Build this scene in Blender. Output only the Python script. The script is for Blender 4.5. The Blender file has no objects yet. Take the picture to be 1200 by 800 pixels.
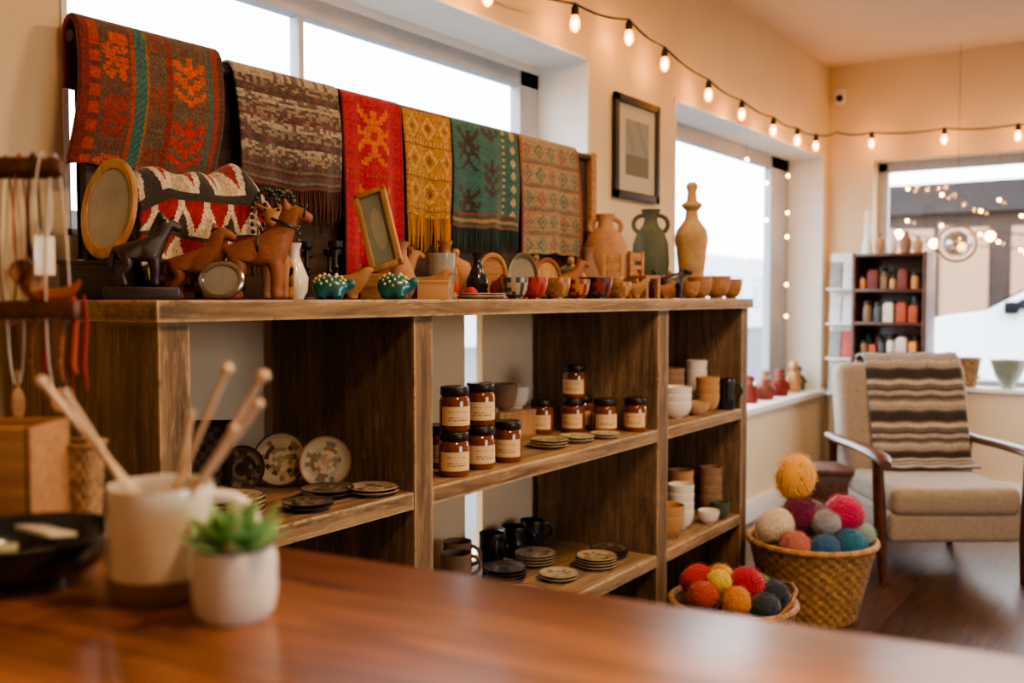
import bpy, bmesh, math, random
from mathutils import Vector, Matrix, Euler
random.seed(7)
sc = bpy.context.scene
COL = sc.collection
pi = math.pi
rad = math.radians
YAW = rad(-55.35)
FW = Vector((.8227, .5685, 0)); RT = Vector((.5685, -.8227, 0))

def S(r, g, b):
    def f(c):
        c = c / 255
        return c / 12.92 if c <= .04045 else ((c + .055) / 1.055) ** 2.4
    return (f(r), f(g), f(b), 1)
def mulc(c, k): return (min(1, c[0]*k), min(1, c[1]*k), min(1, c[2]*k), 1)
def lerpc(a, b, t): return tuple(a[i]+(b[i]-a[i])*t for i in range(3))+(1,)

# ---------------------------------------------------------------- materials
def base_mat(name):
    m = bpy.data.materials.new(name); m.use_nodes = True
    nt = m.node_tree
    return m, nt, nt.nodes['Principled BSDF']
def add_bump(nt, b, src, strength, dist=.002):
    bp = nt.nodes.new('ShaderNodeBump'); bp.inputs['Strength'].default_value = strength
    bp.inputs['Distance'].default_value = dist
    nt.links.new(src, bp.inputs['Height']); nt.links.new(bp.outputs['Normal'], b.inputs['Normal'])
def coords(nt, scale=(1, 1, 1), rot=(0, 0, 0)):
    tc = nt.nodes.new('ShaderNodeTexCoord'); mp = nt.nodes.new('ShaderNodeMapping')
    mp.inputs['Scale'].default_value = scale; mp.inputs['Rotation'].default_value = rot
    nt.links.new(tc.outputs['Object'], mp.inputs['Vector'])
    return mp.outputs['Vector']
def noise(nt, vec, scale, detail=4, dist=0, rough=.5):
    n = nt.nodes.new('ShaderNodeTexNoise')
    n.inputs['Scale'].default_value = scale; n.inputs['Detail'].default_value = detail
    n.inputs['Distortion'].default_value = dist; n.inputs['Roughness'].default_value = rough
    nt.links.new(vec, n.inputs['Vector'])
    return n.outputs['Fac']
def ramp(nt, fac, stops):
    r = nt.nodes.new('ShaderNodeValToRGB')
    e = r.color_ramp.elements
    e[0].position, e[0].color = stops[0]
    e[1].position, e[1].color = stops[-1]
    for p, c in stops[1:-1]:
        x = e.new(p); x.color = c
    nt.links.new(fac, r.inputs['Fac'])
    return r.outputs['Color']
def mult(nt, a, b, fac=1.0, mode='MULTIPLY'):
    m = nt.nodes.new('ShaderNodeMix'); m.data_type = 'RGBA'; m.blend_type = mode
    m.inputs[0].default_value = fac
    nt.links.new(a, m.inputs[6]); nt.links.new(b, m.inputs[7])
    return m.outputs[2]
def plain(name, c, rough=.6, metal=0, var=.15, scale=12, bump=0, coat=0, sheen=0):
    m, nt, b = base_mat(name)
    v = coords(nt)
    f = noise(nt, v, scale)
    colr = ramp(nt, f, [(.3, mulc(c, 1-var)), (.7, mulc(c, 1+var))])
    nt.links.new(colr, b.inputs['Base Color'])
    b.inputs['Roughness'].default_value = rough; b.inputs['Metallic'].default_value = metal
    b.inputs['Coat Weight'].default_value = coat
    b.inputs['Sheen Weight'].default_value = sheen
    if bump: add_bump(nt, b, noise(nt, v, scale*12, 3), bump)
    return m
def wood(name, dark, light, axis='X', s=1.0, rough=.55, bump=.4, coat=0, patch=.55, wear=None):
    m, nt, b = base_mat(name)
    sc3 = {'X': (1.3*s, 16*s, 16*s), 'Y': (16*s, 1.3*s, 16*s), 'Z': (16*s, 16*s, 1.3*s)}[axis]
    v = coords(nt, sc3)
    f = noise(nt, v, 2.2, 8, .8, .65)
    mid = tuple((dark[i]+light[i])/2 for i in range(3)) + (1,)
    c1 = ramp(nt, f, [(.3, dark), (.5, mid), (.72, light)])
    v2 = coords(nt, tuple(x*.35 for x in sc3))
    f2 = noise(nt, v2, 3.1, 5, .4, .7)
    c2 = ramp(nt, f2, [(.35, (patch, patch, patch, 1)), (.62, (1.0, 1.0, 1.0, 1))])
    out = mult(nt, c1, c2)
    if wear:
        bv = nt.nodes.new('ShaderNodeBevel'); bv.samples = 4; bv.inputs['Radius'].default_value = .012
        ge = nt.nodes.new('ShaderNodeNewGeometry')
        dp = nt.nodes.new('ShaderNodeVectorMath'); dp.operation = 'DOT_PRODUCT'
        nt.links.new(bv.outputs[0], dp.inputs[0]); nt.links.new(ge.outputs['Normal'], dp.inputs[1])
        e = ramp(nt, dp.outputs['Value'], [(.88, (1, 1, 1, 1)), (.999, (0, 0, 0, 1))])
        nz = ramp(nt, noise(nt, coords(nt, (1, 1, 1)), 26, 6, .5, .7), [(.36, (0, 0, 0, 1)), (.50, (1, 1, 1, 1))])
        em = mult(nt, e, nz)
        # scuffs: broken up by a blotchy second noise so they are never uniform streaks
        sf = ramp(nt, noise(nt, coords(nt, tuple(x*1.2 for x in sc3)), 4.2, 9, 1.8, .8), [(.50, (0, 0, 0, 1)), (.66, (.6, .6, .6, 1))])
        bl = ramp(nt, noise(nt, coords(nt, (1, 1, 1)), 5.5, 5, 1.0, .65), [(.42, (0, 0, 0, 1)), (.62, (1, 1, 1, 1))])
        mask = mult(nt, em, mult(nt, sf, bl), 1.0, 'ADD')
        mx = nt.nodes.new('ShaderNodeMix'); mx.data_type = 'RGBA'
        nt.links.new(mask, mx.inputs[0]); nt.links.new(out, mx.inputs[6]); mx.inputs[7].default_value = wear
        mx.clamp_factor = True
        out = mx.outputs[2]
    nt.links.new(out, b.inputs['Base Color'])
    b.inputs['Roughness'].default_value = rough; b.inputs['Coat Weight'].default_value = coat
    b.inputs['Coat Roughness'].default_value = .15
    if bump: add_bump(nt, b, f, bump, .003)
    return m
def planks(name, c1, c2, pw, pl, rough, rotz=0, coat=0, bump=.3, lo=.38, hi=1.25):
    m, nt, b = base_mat(name)
    v = coords(nt, (1, 1, 1), (0, 0, rotz))
    br = nt.nodes.new('ShaderNodeTexBrick')
    br.inputs['Color1'].default_value = c1; br.inputs['Color2'].default_value = c2
    br.inputs['Mortar'].default_value = mulc(c1, .35)
    br.inputs['Scale'].default_value = 1; br.inputs['Mortar Size'].default_value = .0012
    br.inputs['Brick Width'].default_value = pl; br.inputs['Row Height'].default_value = pw
    nt.links.new(v, br.inputs['Vector'])
    mp = nt.nodes.new('ShaderNodeMapping'); mp.inputs['Scale'].default_value = (1.4, 18, 10)
    nt.links.new(v, mp.inputs['Vector'])
    f = noise(nt, mp.outputs['Vector'], 2.0, 8, 1.4, .62)
    g = ramp(nt, f, [(.36, (lo, lo*.95, lo*.9, 1)), (.5, (.85, .85, .85, 1)), (.64, (hi, hi*.97, hi*.94, 1))])
    nt.links.new(mult(nt, br.outputs['Color'], g), b.inputs['Base Color'])
    b.inputs['Roughness'].default_value = rough; b.inputs['Coat Weight'].default_value = coat
    b.inputs['Coat Roughness'].default_value = .22
    add_bump(nt, b, f, bump, .001)
    return m
def attrmat(name, rough=.85, bscale=500, bump=.5, coat=0, sheen=0, var=.25):
    m, nt, b = base_mat(name)
    a = nt.nodes.new('ShaderNodeAttribute'); a.attribute_name = 'Col'
    v = coords(nt)
    f = noise(nt, v, bscale*.4, 3)
    g = ramp(nt, f, [(.3, (1-var*1.4,)*3+(1,)), (.7, (1, 1, 1, 1))])
    nt.links.new(mult(nt, a.outputs['Color'], g), b.inputs['Base Color'])
    b.inputs['Roughness'].default_value = rough; b.inputs['Coat Weight'].default_value = coat
    b.inputs['Sheen Weight'].default_value = sheen
    if bump: add_bump(nt, b, noise(nt, v, bscale, 2), bump, .001)
    return m
def emit(name, c, s):
    m, nt, b = base_mat(name)
    b.inputs['Base Color'].default_value = c
    b.inputs['Emission Color'].default_value = c; b.inputs['Emission Strength'].default_value = s
    return m
def pane(name, refl=.08, tint=(.96, .98, 1, 1), glow=None):
    m = bpy.data.materials.new(name); m.use_nodes = True
    nt = m.node_tree; nt.nodes.clear()
    o = nt.nodes.new('ShaderNodeOutputMaterial'); mx = nt.nodes.new('ShaderNodeMixShader')
    t = nt.nodes.new('ShaderNodeBsdfTransparent'); g = nt.nodes.new('ShaderNodeBsdfGlossy')
    t.inputs['Color'].default_value = tint
    g.inputs['Roughness'].default_value = .02; mx.inputs['Fac'].default_value = refl
    nt.links.new(t.outputs[0], mx.inputs[1]); nt.links.new(g.outputs[0], mx.inputs[2])
    out = mx.outputs[0]
    if glow:
        e = nt.nodes.new('ShaderNodeEmission'); e.inputs['Color'].default_value = glow[0]; e.inputs['Strength'].default_value = glow[1]
        ad = nt.nodes.new('ShaderNodeAddShader'); nt.links.new(out, ad.inputs[0]); nt.links.new(e.outputs[0], ad.inputs[1]); out = ad.outputs[0]
    nt.links.new(out, o.inputs['Surface'])
    return m

M_WALL = plain('wall_paint', S(232, 210, 176), .85, var=.03, scale=3, bump=.05)
M_CEIL = plain('ceiling_paint', S(230, 208, 178), .9, var=.02, scale=3)
M_WHITE = plain('white_trim', S(238, 236, 230), .5, var=.03)
M_GREYFR = plain('grey_window_frame', S(176, 180, 186), .5, var=.06)
M_PANE = pane('window_glass', .03, (1, 1, 1, 1))
M_RX = wood('rustic_wood_x', S(98, 76, 55), S(184, 150, 110), 'X', 1, .68, .9, patch=.6, wear=S(222, 196, 158))
M_RZ = wood('rustic_wood_z', S(80, 60, 44), S(158, 126, 92), 'Z', 1, .68, .9, patch=.52, wear=S(202, 174, 138))
M_DARKW = wood('dark_wood', S(44, 30, 22), S(92, 64, 44), 'X', 1, .5, .3)
M_FLOOR = planks('floor_planks', S(60, 38, 27), S(86, 56, 39), .11, 1.4, .36, 0, .15)
M_COUNT = planks('counter_wood', S(112, 66, 40), S(160, 104, 66), .095, 1.3, .30, rad(90), .35, .08, .46, 1.25)
M_CBODY = wood('counter_body_wood', S(60, 36, 24), S(96, 60, 38), 'Z')
M_TAN = wood('tan_wood', S(170, 124, 82), S(210, 168, 120), 'Z', 3, .5, .2, 0, .8)
M_BOX = wood('brown_box_wood', S(154, 110, 72), S(190, 144, 100), 'X', 3, .6, .2, 0, .8)
M_PALEW = wood('pale_wood', S(226, 194, 160), S(242, 218, 192), 'Z', 4, .5, .15, 0, .9)
M_BRW = wood('carved_brown_wood', S(124, 70, 42), S(186, 118, 76), 'X', 4, .55, .4, .08, .65)
M_LBRW = wood('carved_light_wood', S(146, 102, 66), S(200, 150, 104), 'X', 4, .6, .4, .03, .7)
M_DKFIG = wood('carved_dark_wood', S(30, 24, 22), S(66, 52, 46), 'X', 4, .35, .3, .3, .7)
M_CLOTH = attrmat('woven_cloth', .95, 420, .9, 0, .3, .34)
M_CERP = attrmat('painted_ceramic', .3, 60, .05, .4, 0, .1)
M_PAPER = attrmat('printed_paper', .8, 100, 0, 0, 0, .04)
M_WICK = attrmat('wicker', .65, 200, .4, .1, 0, .35)
M_FRINGE = attrmat('fringe_yarn', .95, 300, .3)
M_AMBER = plain('amber_jar', S(124, 62, 22), .12, var=.3, scale=20, coat=.6)
M_LID = plain('black_lid', S(30, 25, 22), .35, var=.1)
M_CREAMC = plain('cream_ceramic', S(234, 228, 218), .25, var=.05, scale=30, bump=.05, coat=.6)
M_STONE = plain('stoneware_base', S(146, 116, 94), .8, var=.1, scale=60, bump=.2)
M_BAND = plain('bare_clay_band', S(138, 112, 92), .85, var=.1, scale=60, bump=.2)
M_POT = plain('white_pot', S(230, 226, 220), .5, var=.05, scale=20)
M_TERRA = plain('terracotta', S(180, 136, 104), .9, var=.26, bump=.7)
M_GREEN = plain('green_glaze', S(84, 90, 70), .6, var=.3, coat=.05, bump=.5)
M_GOLD = plain('pale_tan_clay', S(188, 156, 114), .85, var=.3, bump=.7)
M_BLACK = plain('black_iron', S(24, 22, 22), .45, var=.1)
M_BLUEBL = plain('dark_glazed_bowl', S(30, 36, 44), .2, var=.2, coat=.5)
M_STEEL = plain('steel', S(170, 168, 160), .25, 1, .1)
M_BRASS = plain('brass', S(150, 110, 60), .3, 1, .1)
M_UPH = plain('beige_upholstery', S(160, 146, 132), .95, var=.12, scale=60, bump=.3, sheen=.2)
M_CHW = wood('walnut', S(64, 34, 20), S(112, 64, 38), 'Y', 2, .4, .2, .2)
M_CORD = plain('white_cord', S(222, 214, 204), .9)
M_BCORD = plain('black_cord', S(24, 20, 18), .6)
M_ORNG = plain('orange_leather', S(186, 84, 44), .55)
M_RED = plain('red_leather', S(140, 36, 28), .55)
M_SOIL = plain('potting_soil', S(52, 38, 28), .95, var=.3, scale=80)
M_BULB = emit('warm_filament', (1, .46, .11, 1), 110)
M_BGLASS = pane('amber_bulb_glass', .06, (1, .86, .6, 1), ((1, .34, .05, 1), 5.0))
M_BOKEH = emit('bokeh_bulb', (1, .44, .11, 1), 34)
M_GLASSY = plain('smoky_glass', S(170, 168, 156), .08, .3, var=.2, coat=1)
M_CARD = plain('cardboard', S(190, 146, 102), .8, var=.06)

# ---------------------------------------------------------------- mesh builder
class MB:
    def __init__(s):
        s.bm = bmesh.new(); s.cl = s.bm.loops.layers.float_color.new('Col'); s.M = Matrix.Identity(4)
    def face(s, vs, mi=0, c=(1, 1, 1, 1)):
        try: f = s.bm.faces.new(vs)
        except ValueError: return None
        f.material_index = mi
        for l in f.loops: l[s.cl] = c
        return f
    def v(s, p): return s.bm.verts.new(s.M @ Vector(p))
    def _new(s, verts, mi, c):
        fs = set()
        for v in verts:
            for f in v.link_faces: fs.add(f)
        for f in fs:
            f.material_index = mi
            for l in f.loops: l[s.cl] = c
    def box(s, ctr, size, mi=0, bevel=0, c=(1, 1, 1, 1), rot=(0, 0, 0), seg=2):
        tb = bmesh.new()
        bmesh.ops.create_cube(tb, size=1)
        bmesh.ops.scale(tb, vec=size, verts=tb.verts)
        if bevel: bmesh.ops.bevel(tb, geom=tb.edges[:], offset=bevel, segments=seg, affect='EDGES', profile=.6)
        m = s.M @ Matrix.Translation(ctr) @ Euler(rot).to_matrix().to_4x4()
        mp = {}
        for v in tb.verts: mp[v] = s.bm.verts.new(m @ v.co)
        for f in tb.faces: s.face([mp[v] for v in f.verts], mi, c)
        tb.free()
    def box2(s, a, b, mi=0, bevel=0, c=(1, 1, 1, 1)):
        s.box([(a[i]+b[i])/2 for i in range(3)], [abs(b[i]-a[i]) for i in range(3)], mi, bevel, c)
    def ball(s, ctr, r, mi=0, c=(1, 1, 1, 1), u=16, w=10, rot=(0, 0, 0)):
        if not hasattr(r, '__len__'): r = (r, r, r)
        m = s.M @ Matrix.Translation(ctr) @ Euler(rot).to_matrix().to_4x4() @ Matrix.Diagonal((*r, 1))
        g = bmesh.ops.create_uvsphere(s.bm, u_segments=u, v_segments=w, radius=1, matrix=m)
        s._new(g['verts'], mi, c)
    def lathe(s, prof, seg=32, mi=0, c=(1, 1, 1, 1), cf=None, mf=None):
        rings = []
        for r, z in prof:
            if r < 1e-6: rings.append([s.v((0, 0, z))])
            else: rings.append([s.v((r*math.cos(2*pi*i/seg), r*math.sin(2*pi*i/seg), z)) for i in range(seg)])
        for k in range(len(rings)-1):
            A, B = rings[k], rings[k+1]
            for i in range(seg):
                j = (i+1) % seg
                cc = cf(k, i) if cf else c
                mm = mf(k) if mf else mi
                if len(A) == 1 and len(B) == 1: continue
                if len(A) == 1: s.face([A[0], B[j], B[i]], mm, cc)
                elif len(B) == 1: s.face([A[i], A[j], B[0]], mm, cc)
                else: s.face([A[i], A[j], B[j], B[i]], mm, cc)
    def tube(s, path, r, seg=8, mi=0, c=(1, 1, 1, 1), closed=False, cf=None):
        P = [Vector(p) for p in path]; n = len(P)
        R = r if hasattr(r, '__len__') else [r]*n
        up = None; rings = []
        for i in range(n):
            a = P[(i-1) % n] if (closed or i > 0) else P[i]
            b = P[(i+1) % n] if (closed or i < n-1) else P[i]
            t = (b-a)
            if t.length < 1e-9: t = Vector((0, 0, 1))
            t.normalize()
            if up is None:
                up = Vector((0, 0, 1)) if abs(t.z) < .9 else Vector((1, 0, 0))
            up = (up - t*up.dot(t))
            if up.length < 1e-6: up = t.orthogonal()
            up.normalize(); sd = t.cross(up)
            rings.append([s.v(P[i] + (up*math.cos(2*pi*k/seg) + sd*math.sin(2*pi*k/seg))*R[i]) for k in range(seg)])
        m = n if closed else n-1
        for i in range(m):
            A, B = rings[i], rings[(i+1) % n]
            for k in range(seg):
                s.face([A[k], A[(k+1) % seg], B[(k+1) % seg], B[k]], mi, cf(i) if cf else c)
        if not closed:
            s.face(rings[0][::-1], mi, c); s.face(rings[-1], mi, c)
    def done(s, name, mats, loc=(0, 0, 0), rot=(0, 0, 0), parent=None, label=None, cat=None, group=None, kind=None, sharp=38, fixn=True):
        if fixn: bmesh.ops.recalc_face_normals(s.bm, faces=s.bm.faces)
        me = bpy.data.meshes.new(name); s.bm.to_mesh(me); s.bm.free()
        for m in (mats if isinstance(mats, (list, tuple)) else [mats]): me.materials.append(m)
        me.polygons.foreach_set('use_smooth', [True]*len(me.polygons))
        me.set_sharp_from_angle(angle=rad(sharp))
        o = bpy.data.objects.new(name, me); COL.objects.link(o)
        o.location = loc; o.rotation_euler = rot
        if parent: o.parent = parent
        meta(o, label, cat, group, kind)
        return o
def meta(o, label=None, cat=None, group=None, kind=None):
    if label: o['label'] = label
    if cat: o['category'] = cat
    if group: o['group'] = group
    if kind: o['kind'] = kind
def empty(name, loc, rot=(0, 0, 0), label=None, cat=None, group=None):
    o = bpy.data.objects.new(name, None); COL.objects.link(o)
    o.empty_display_size = .05
    o.location = loc; o.rotation_euler = rot
    meta(o, label, cat, group); return o
def dup(o, loc, rot=None, label=None, scale=None, mats=None):
    n = o.copy(); COL.objects.link(n); n.location = loc
    if rot is not None: n.rotation_euler = rot
    if scale is not None: n.scale = scale if hasattr(scale, '__len__') else (scale,)*3
    if label: n['label'] = label
    for c in o.children:
        k = c.copy(); COL.objects.link(k); k.parent = n
        for g in c.children:
            h = g.copy(); COL.objects.link(h); h.parent = k
    if mats and n.type == 'MESH':
        for i, m in enumerate(mats):
            n.material_slots[i].link = 'OBJECT'; n.material_slots[i].material = m
    return n

# ---------------------------------------------------------------- room shell
YW = 1.9; H = 2.7; XE = 6.37
mb = MB()
for a, b in [((-1.6, 1.9, 0), (1.122, 2.22, H)), ((1.122, 1.9, 0), (2.48, 2.22, 1.35)), ((2.48, 1.9, 0), (3.1, 2.22, .25)),
             ((2.48, 1.9, 1.20), (3.1, 2.22, 1.35)), ((2.575, 1.9, .25), (3.1, 1.925, 1.20)), ((3.1, 1.9, 0), (3.266, 2.22, 1.35)), ((1.122, 1.9, 2.14), (3.266, 2.22, H)),
             ((3.266, 1.9, 0), (4.04, 2.22, H)), ((4.04, 1.9, 0), (6.26, 2.22, .61)), ((4.04, 1.9, 2.12), (6.26, 2.22, H)), ((6.26, 1.9, 0), (6.65, 2.22, H))]:
    mb.box2(a, b)
mb.done('wall_left', M_WALL, kind='structure', label='cream painted wall with two deep window openings', cat='wall')
mb = MB()
for a, b in [((XE, 1.618, 0), (6.65, 1.9, H)), ((XE, -1.6, 0), (6.65, 1.618, .65)), ((XE, -1.6, 2.08), (6.65, 1.618, H)), ((XE, -2.6, 0), (6.65, -1.6, H))]:
    mb.box2(a, b)
mb.done('wall_back', M_WALL, kind='structure', label='cream painted end wall with a wide window', cat='wall')
FILL_WIN = (.9, 2.6, .95, 2.1)  # out-of-view opening, added to let fill daylight onto the shelf fronts
mb = MB()
for a, b in [((-1.8, -2.8, 0), (FILL_WIN[0], -2.6, H)), ((FILL_WIN[0], -2.8, 0), (FILL_WIN[1], -2.6, FILL_WIN[2])), ((FILL_WIN[0], -2.8, FILL_WIN[3]), (FILL_WIN[1], -2.6, H)), ((FILL_WIN[1], -2.8, 0), (6.65, -2.6, H))]: mb.box2(a, b)
mb.done('wall_right', M_WALL, kind='structure', label='cream painted side wall', cat='wall')
mb = MB(); mb.box2((-1.8, -2.6, 0), (-1.6, 2.22, H)); mb.done('wall_front', M_WALL, kind='structure', label='cream painted wall', cat='wall')
mb = MB(); mb.box2((-1.8, -2.8, H), (6.65, 2.22, H+.15)); mb.done('ceiling', M_CEIL, kind='structure', label='cream painted ceiling', cat='ceiling')
mb = MB(); mb.box2((-1.8, -2.8, -.12), (6.65, 2.22, 0)); mb.done('floor', M_FLOOR, kind='structure', label='dark hardwood plank floor', cat='floor')
mb = MB(); mb.box2((3.7, 1.882, 0), (6.37, 1.9, .12), 0, .004); mb.done('baseboard_left', M_WHITE, kind='structure', label='white baseboard', cat='baseboard')
mb = MB(); mb.box2((6.352, -2.6, 0), (6.37, 1.88, .12), 0, .004); mb.done('baseboard_back', M_WHITE, kind='structure', label='white baseboard', cat='baseboard')
def liner_left(name, x0, x1, z0, z1, sill=True):
    mb = MB(); t = .012
    mb.box2((x0, 1.895, z0), (x0+t, 2.2, z1)); mb.box2((x1-t, 1.895, z0), (x1, 2.2, z1))
    mb.box2((x0, 1.895, z1-t), (x1, 2.2, z1)); mb.box2((x0, 1.895, z0), (x1, 2.2, z0+t))
    if sill: mb.box2((x0-.04, 1.86, z0-.02), (x1+.04, 2.12, z0+.015), 0, .004)
    mb.done(name, M_WHITE, kind='structure', label='white painted window reveal and sill', cat='trim')
liner_left('trim_1', 1.122, 3.266, 1.35, 2.14, False)
liner_left('trim_2', 4.04, 6.26, .61, 2.12)
mb = MB()
x0, x1, z0, z1 = 1.134, 3.254, 1.362, 2.128
mb.box2((x0, 2.12, z1-.09), (x1, 2.17, z1), 0, .004); mb.box2((x0, 2.12, z0), (x1, 2.17, z0+.06), 0, .004)
mb.box2((x0, 2.12, z0), (x0+.05, 2.17, z1), 0, .004); mb.box2((x1-.13, 2.12, z0), (x1, 2.17, z1), 0, .004)
mb.box2((1.985, 2.125, z0), (2.005, 2.165, z1), 0, .003)
mb.box2((x0, 2.115, z1-.03), (x1, 2.125, z1), 2)
mb.box2((x0+.04, 2.14, z0+.05), (x1-.1, 2.146, z1-.08), 1)
mb.done('window_1', [M_GREYFR, M_PANE, M_WHITE], kind='structure', label='long high window with a grey frame', cat='window')
mb = MB()
x0, x1, z0, z1 = 4.052, 6.248, .63, 2.108
mb.box2((x0, 2.12, z1-.08), (x1, 2.17, z1), 0, .004); mb.box2((x0, 2.12, z0), (x1, 2.17, z0+.06), 0, .004)
mb.box2((x0, 2.12, z0), (x0+.05, 2.17, z1), 0, .004); mb.box2((x1-.32, 2.12, z0), (x1, 2.17, z1), 0, .004)
mb.box2((x0+.04, 2.14, z0+.05), (x1-.1, 2.146, z1-.07), 1)
mb.done('window_2', [M_GREYFR, M_PANE], kind='structure', label='large window with a grey frame', cat='window')
mb = MB()
y0, y1, z0, z1 = -1.6, 1.618, .65, 2.08
mb.box2((6.5, y0, z1-.06), (6.56, y1, z1), 0, .004); mb.box2((6.5, y0, z0), (6.56, y1, z0+.06), 0, .004)
mb.box2((6.5, y0, z0), (6.56, y0+.06, z1), 0, .004); mb.box2((6.5, y1-.06, z0), (6.56, y1, z1), 0, .004)
mb.box2((6.5, -.3, z0), (6.56, -.25, z1), 0, .004)
mb.box2((6.527, y0+.04, z0+.04), (6.533, y1-.04, z1-.04), 1)
mb.done('window_3', [M_GREYFR, M_PANE], kind='structure', label='wide shopfront window with a grey frame', cat='window')
mb = MB(); mb.box2((6.33, -1.62, .65), (6.5, 1.63, .675), 0, .004)
mb.done('trim_3', M_WHITE, kind='structure', label='white window sill board', cat='trim')
mb = MB(); mb.box2((2.482, 2.15, .252), (3.098, 2.156, 1.198), 0)  # slit added in the wall to give the bright strip behind the shelves
mb.done('daylight_slit', [M_PANE], kind='structure', label='narrow vertical glazed slit added to show a strip of daylight', cat='window')
mb = MB(); a0, a1, c0, c1 = FILL_WIN
for a, b in [((a0, -2.74, c0), (a1, -2.68, c0+.07)), ((a0, -2.74, c1-.07), (a1, -2.68, c1)), ((a0, -2.74, c0), (a0+.07, -2.68, c1)), ((a1-.07, -2.74, c0), (a1, -2.68, c1))]: mb.box2(a, b, 0, .004)
mb.box2((a0+.05, -2.712, c0+.05), (a1-.05, -2.706, c1-.05), 1)
mb.done('fill_window', [M_GREYFR, M_PANE], kind='structure', label='unseen side opening with a grey frame, added for daylight fill', cat='window')
mb = MB(); mb.box((0, 0, 0), (.05, .07, .1), 0, .015); mb.ball((-.03, 0, -.01), .022, 1)
mb.done('motion_sensor', [M_WHITE, M_BLACK], loc=(6.345, 1.82, 2.5), label='small white motion sensor fixed to cream wall', cat='sensor')

# ---------------------------------------------------------------- shelving unit
YF, YB = 1.4, 1.87; ZT = 1.215
shelf = empty('shelving_unit', (2.33, 1.635, 0), label='long rustic weathered wood shelving unit against the wall', cat='shelf')
mb = MB(); mb.box2((.975, 1.385, 1.177), (3.685, YB, ZT), 0, .003)
mb.done('top_board', M_RX, parent=shelf, loc=(-2.33, -1.635, 0))
def spart(name, a, b, m):
    mb = MB(); mb.box2(a, b, 0, .003)
    mb.done(name, m, parent=shelf, loc=(-2.33, -1.635, 0))
for xa, xb in [(.987, 1.05), (1.642, 1.707), (2.871, 2.948), (3.61, 3.67)]:
    spart('upright_panel', (xa, YF, 0), (xb, YB, 1.177), M_RZ)
for xa, xb in [(1.05, 1.642), (1.707, 2.871), (2.948, 3.61)]:
    spart('shelf_board', (xa, YF+.002, .743), (xb, YB, .783), M_RX)
    spart('shelf_board', (xa, YF+.002, .325), (xb, YB, .365), M_RX)
    spart('plinth', (xa, YF+.01, 0), (xb, YF+.03, .06), M_RX)

# ---------------------------------------------------------------- counter
ctr = empty('sales_counter', (.662, .756, 0), (0, 0, rad(7.7)), label='polished reddish-brown wooden shop counter', cat='counter')
mb = MB(); mb.box2((-.6, -1.7, .925), (0, .60, .97), 0, .012); mb.done('countertop', M_COUNT, parent=ctr)
mb = MB(); mb.box2((-.55, -1.65, 0), (-.06, .55, .925), 0, .004); mb.done('counter_body', M_CBODY, parent=ctr)

# ---------------------------------------------------------------- textile display rack
rk = empty('display_rack', (2.13, 1.855, ZT), label='dark wooden display rack for blankets standing on the shelf', cat='rack')
mb = MB(); mb.box2((-1.0, -.002, 0), (1.07, .014, .52), 0, .002); mb.done('back_panel', M_DARKW, parent=rk)
mb = MB(); mb.tube([(-1.02, -.006, .53), (1.09, -.006, .53)], .013, 12); mb.done('rail', M_DARKW, parent=rk)
for x in (-.98, 1.07):
    mb = MB(); mb.box2((x-.02, -.022, 0), (x+.02, .012, .55), 0, .004); mb.done('post', M_LBRW if x > 0 else M_DARKW, parent=rk)

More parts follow.
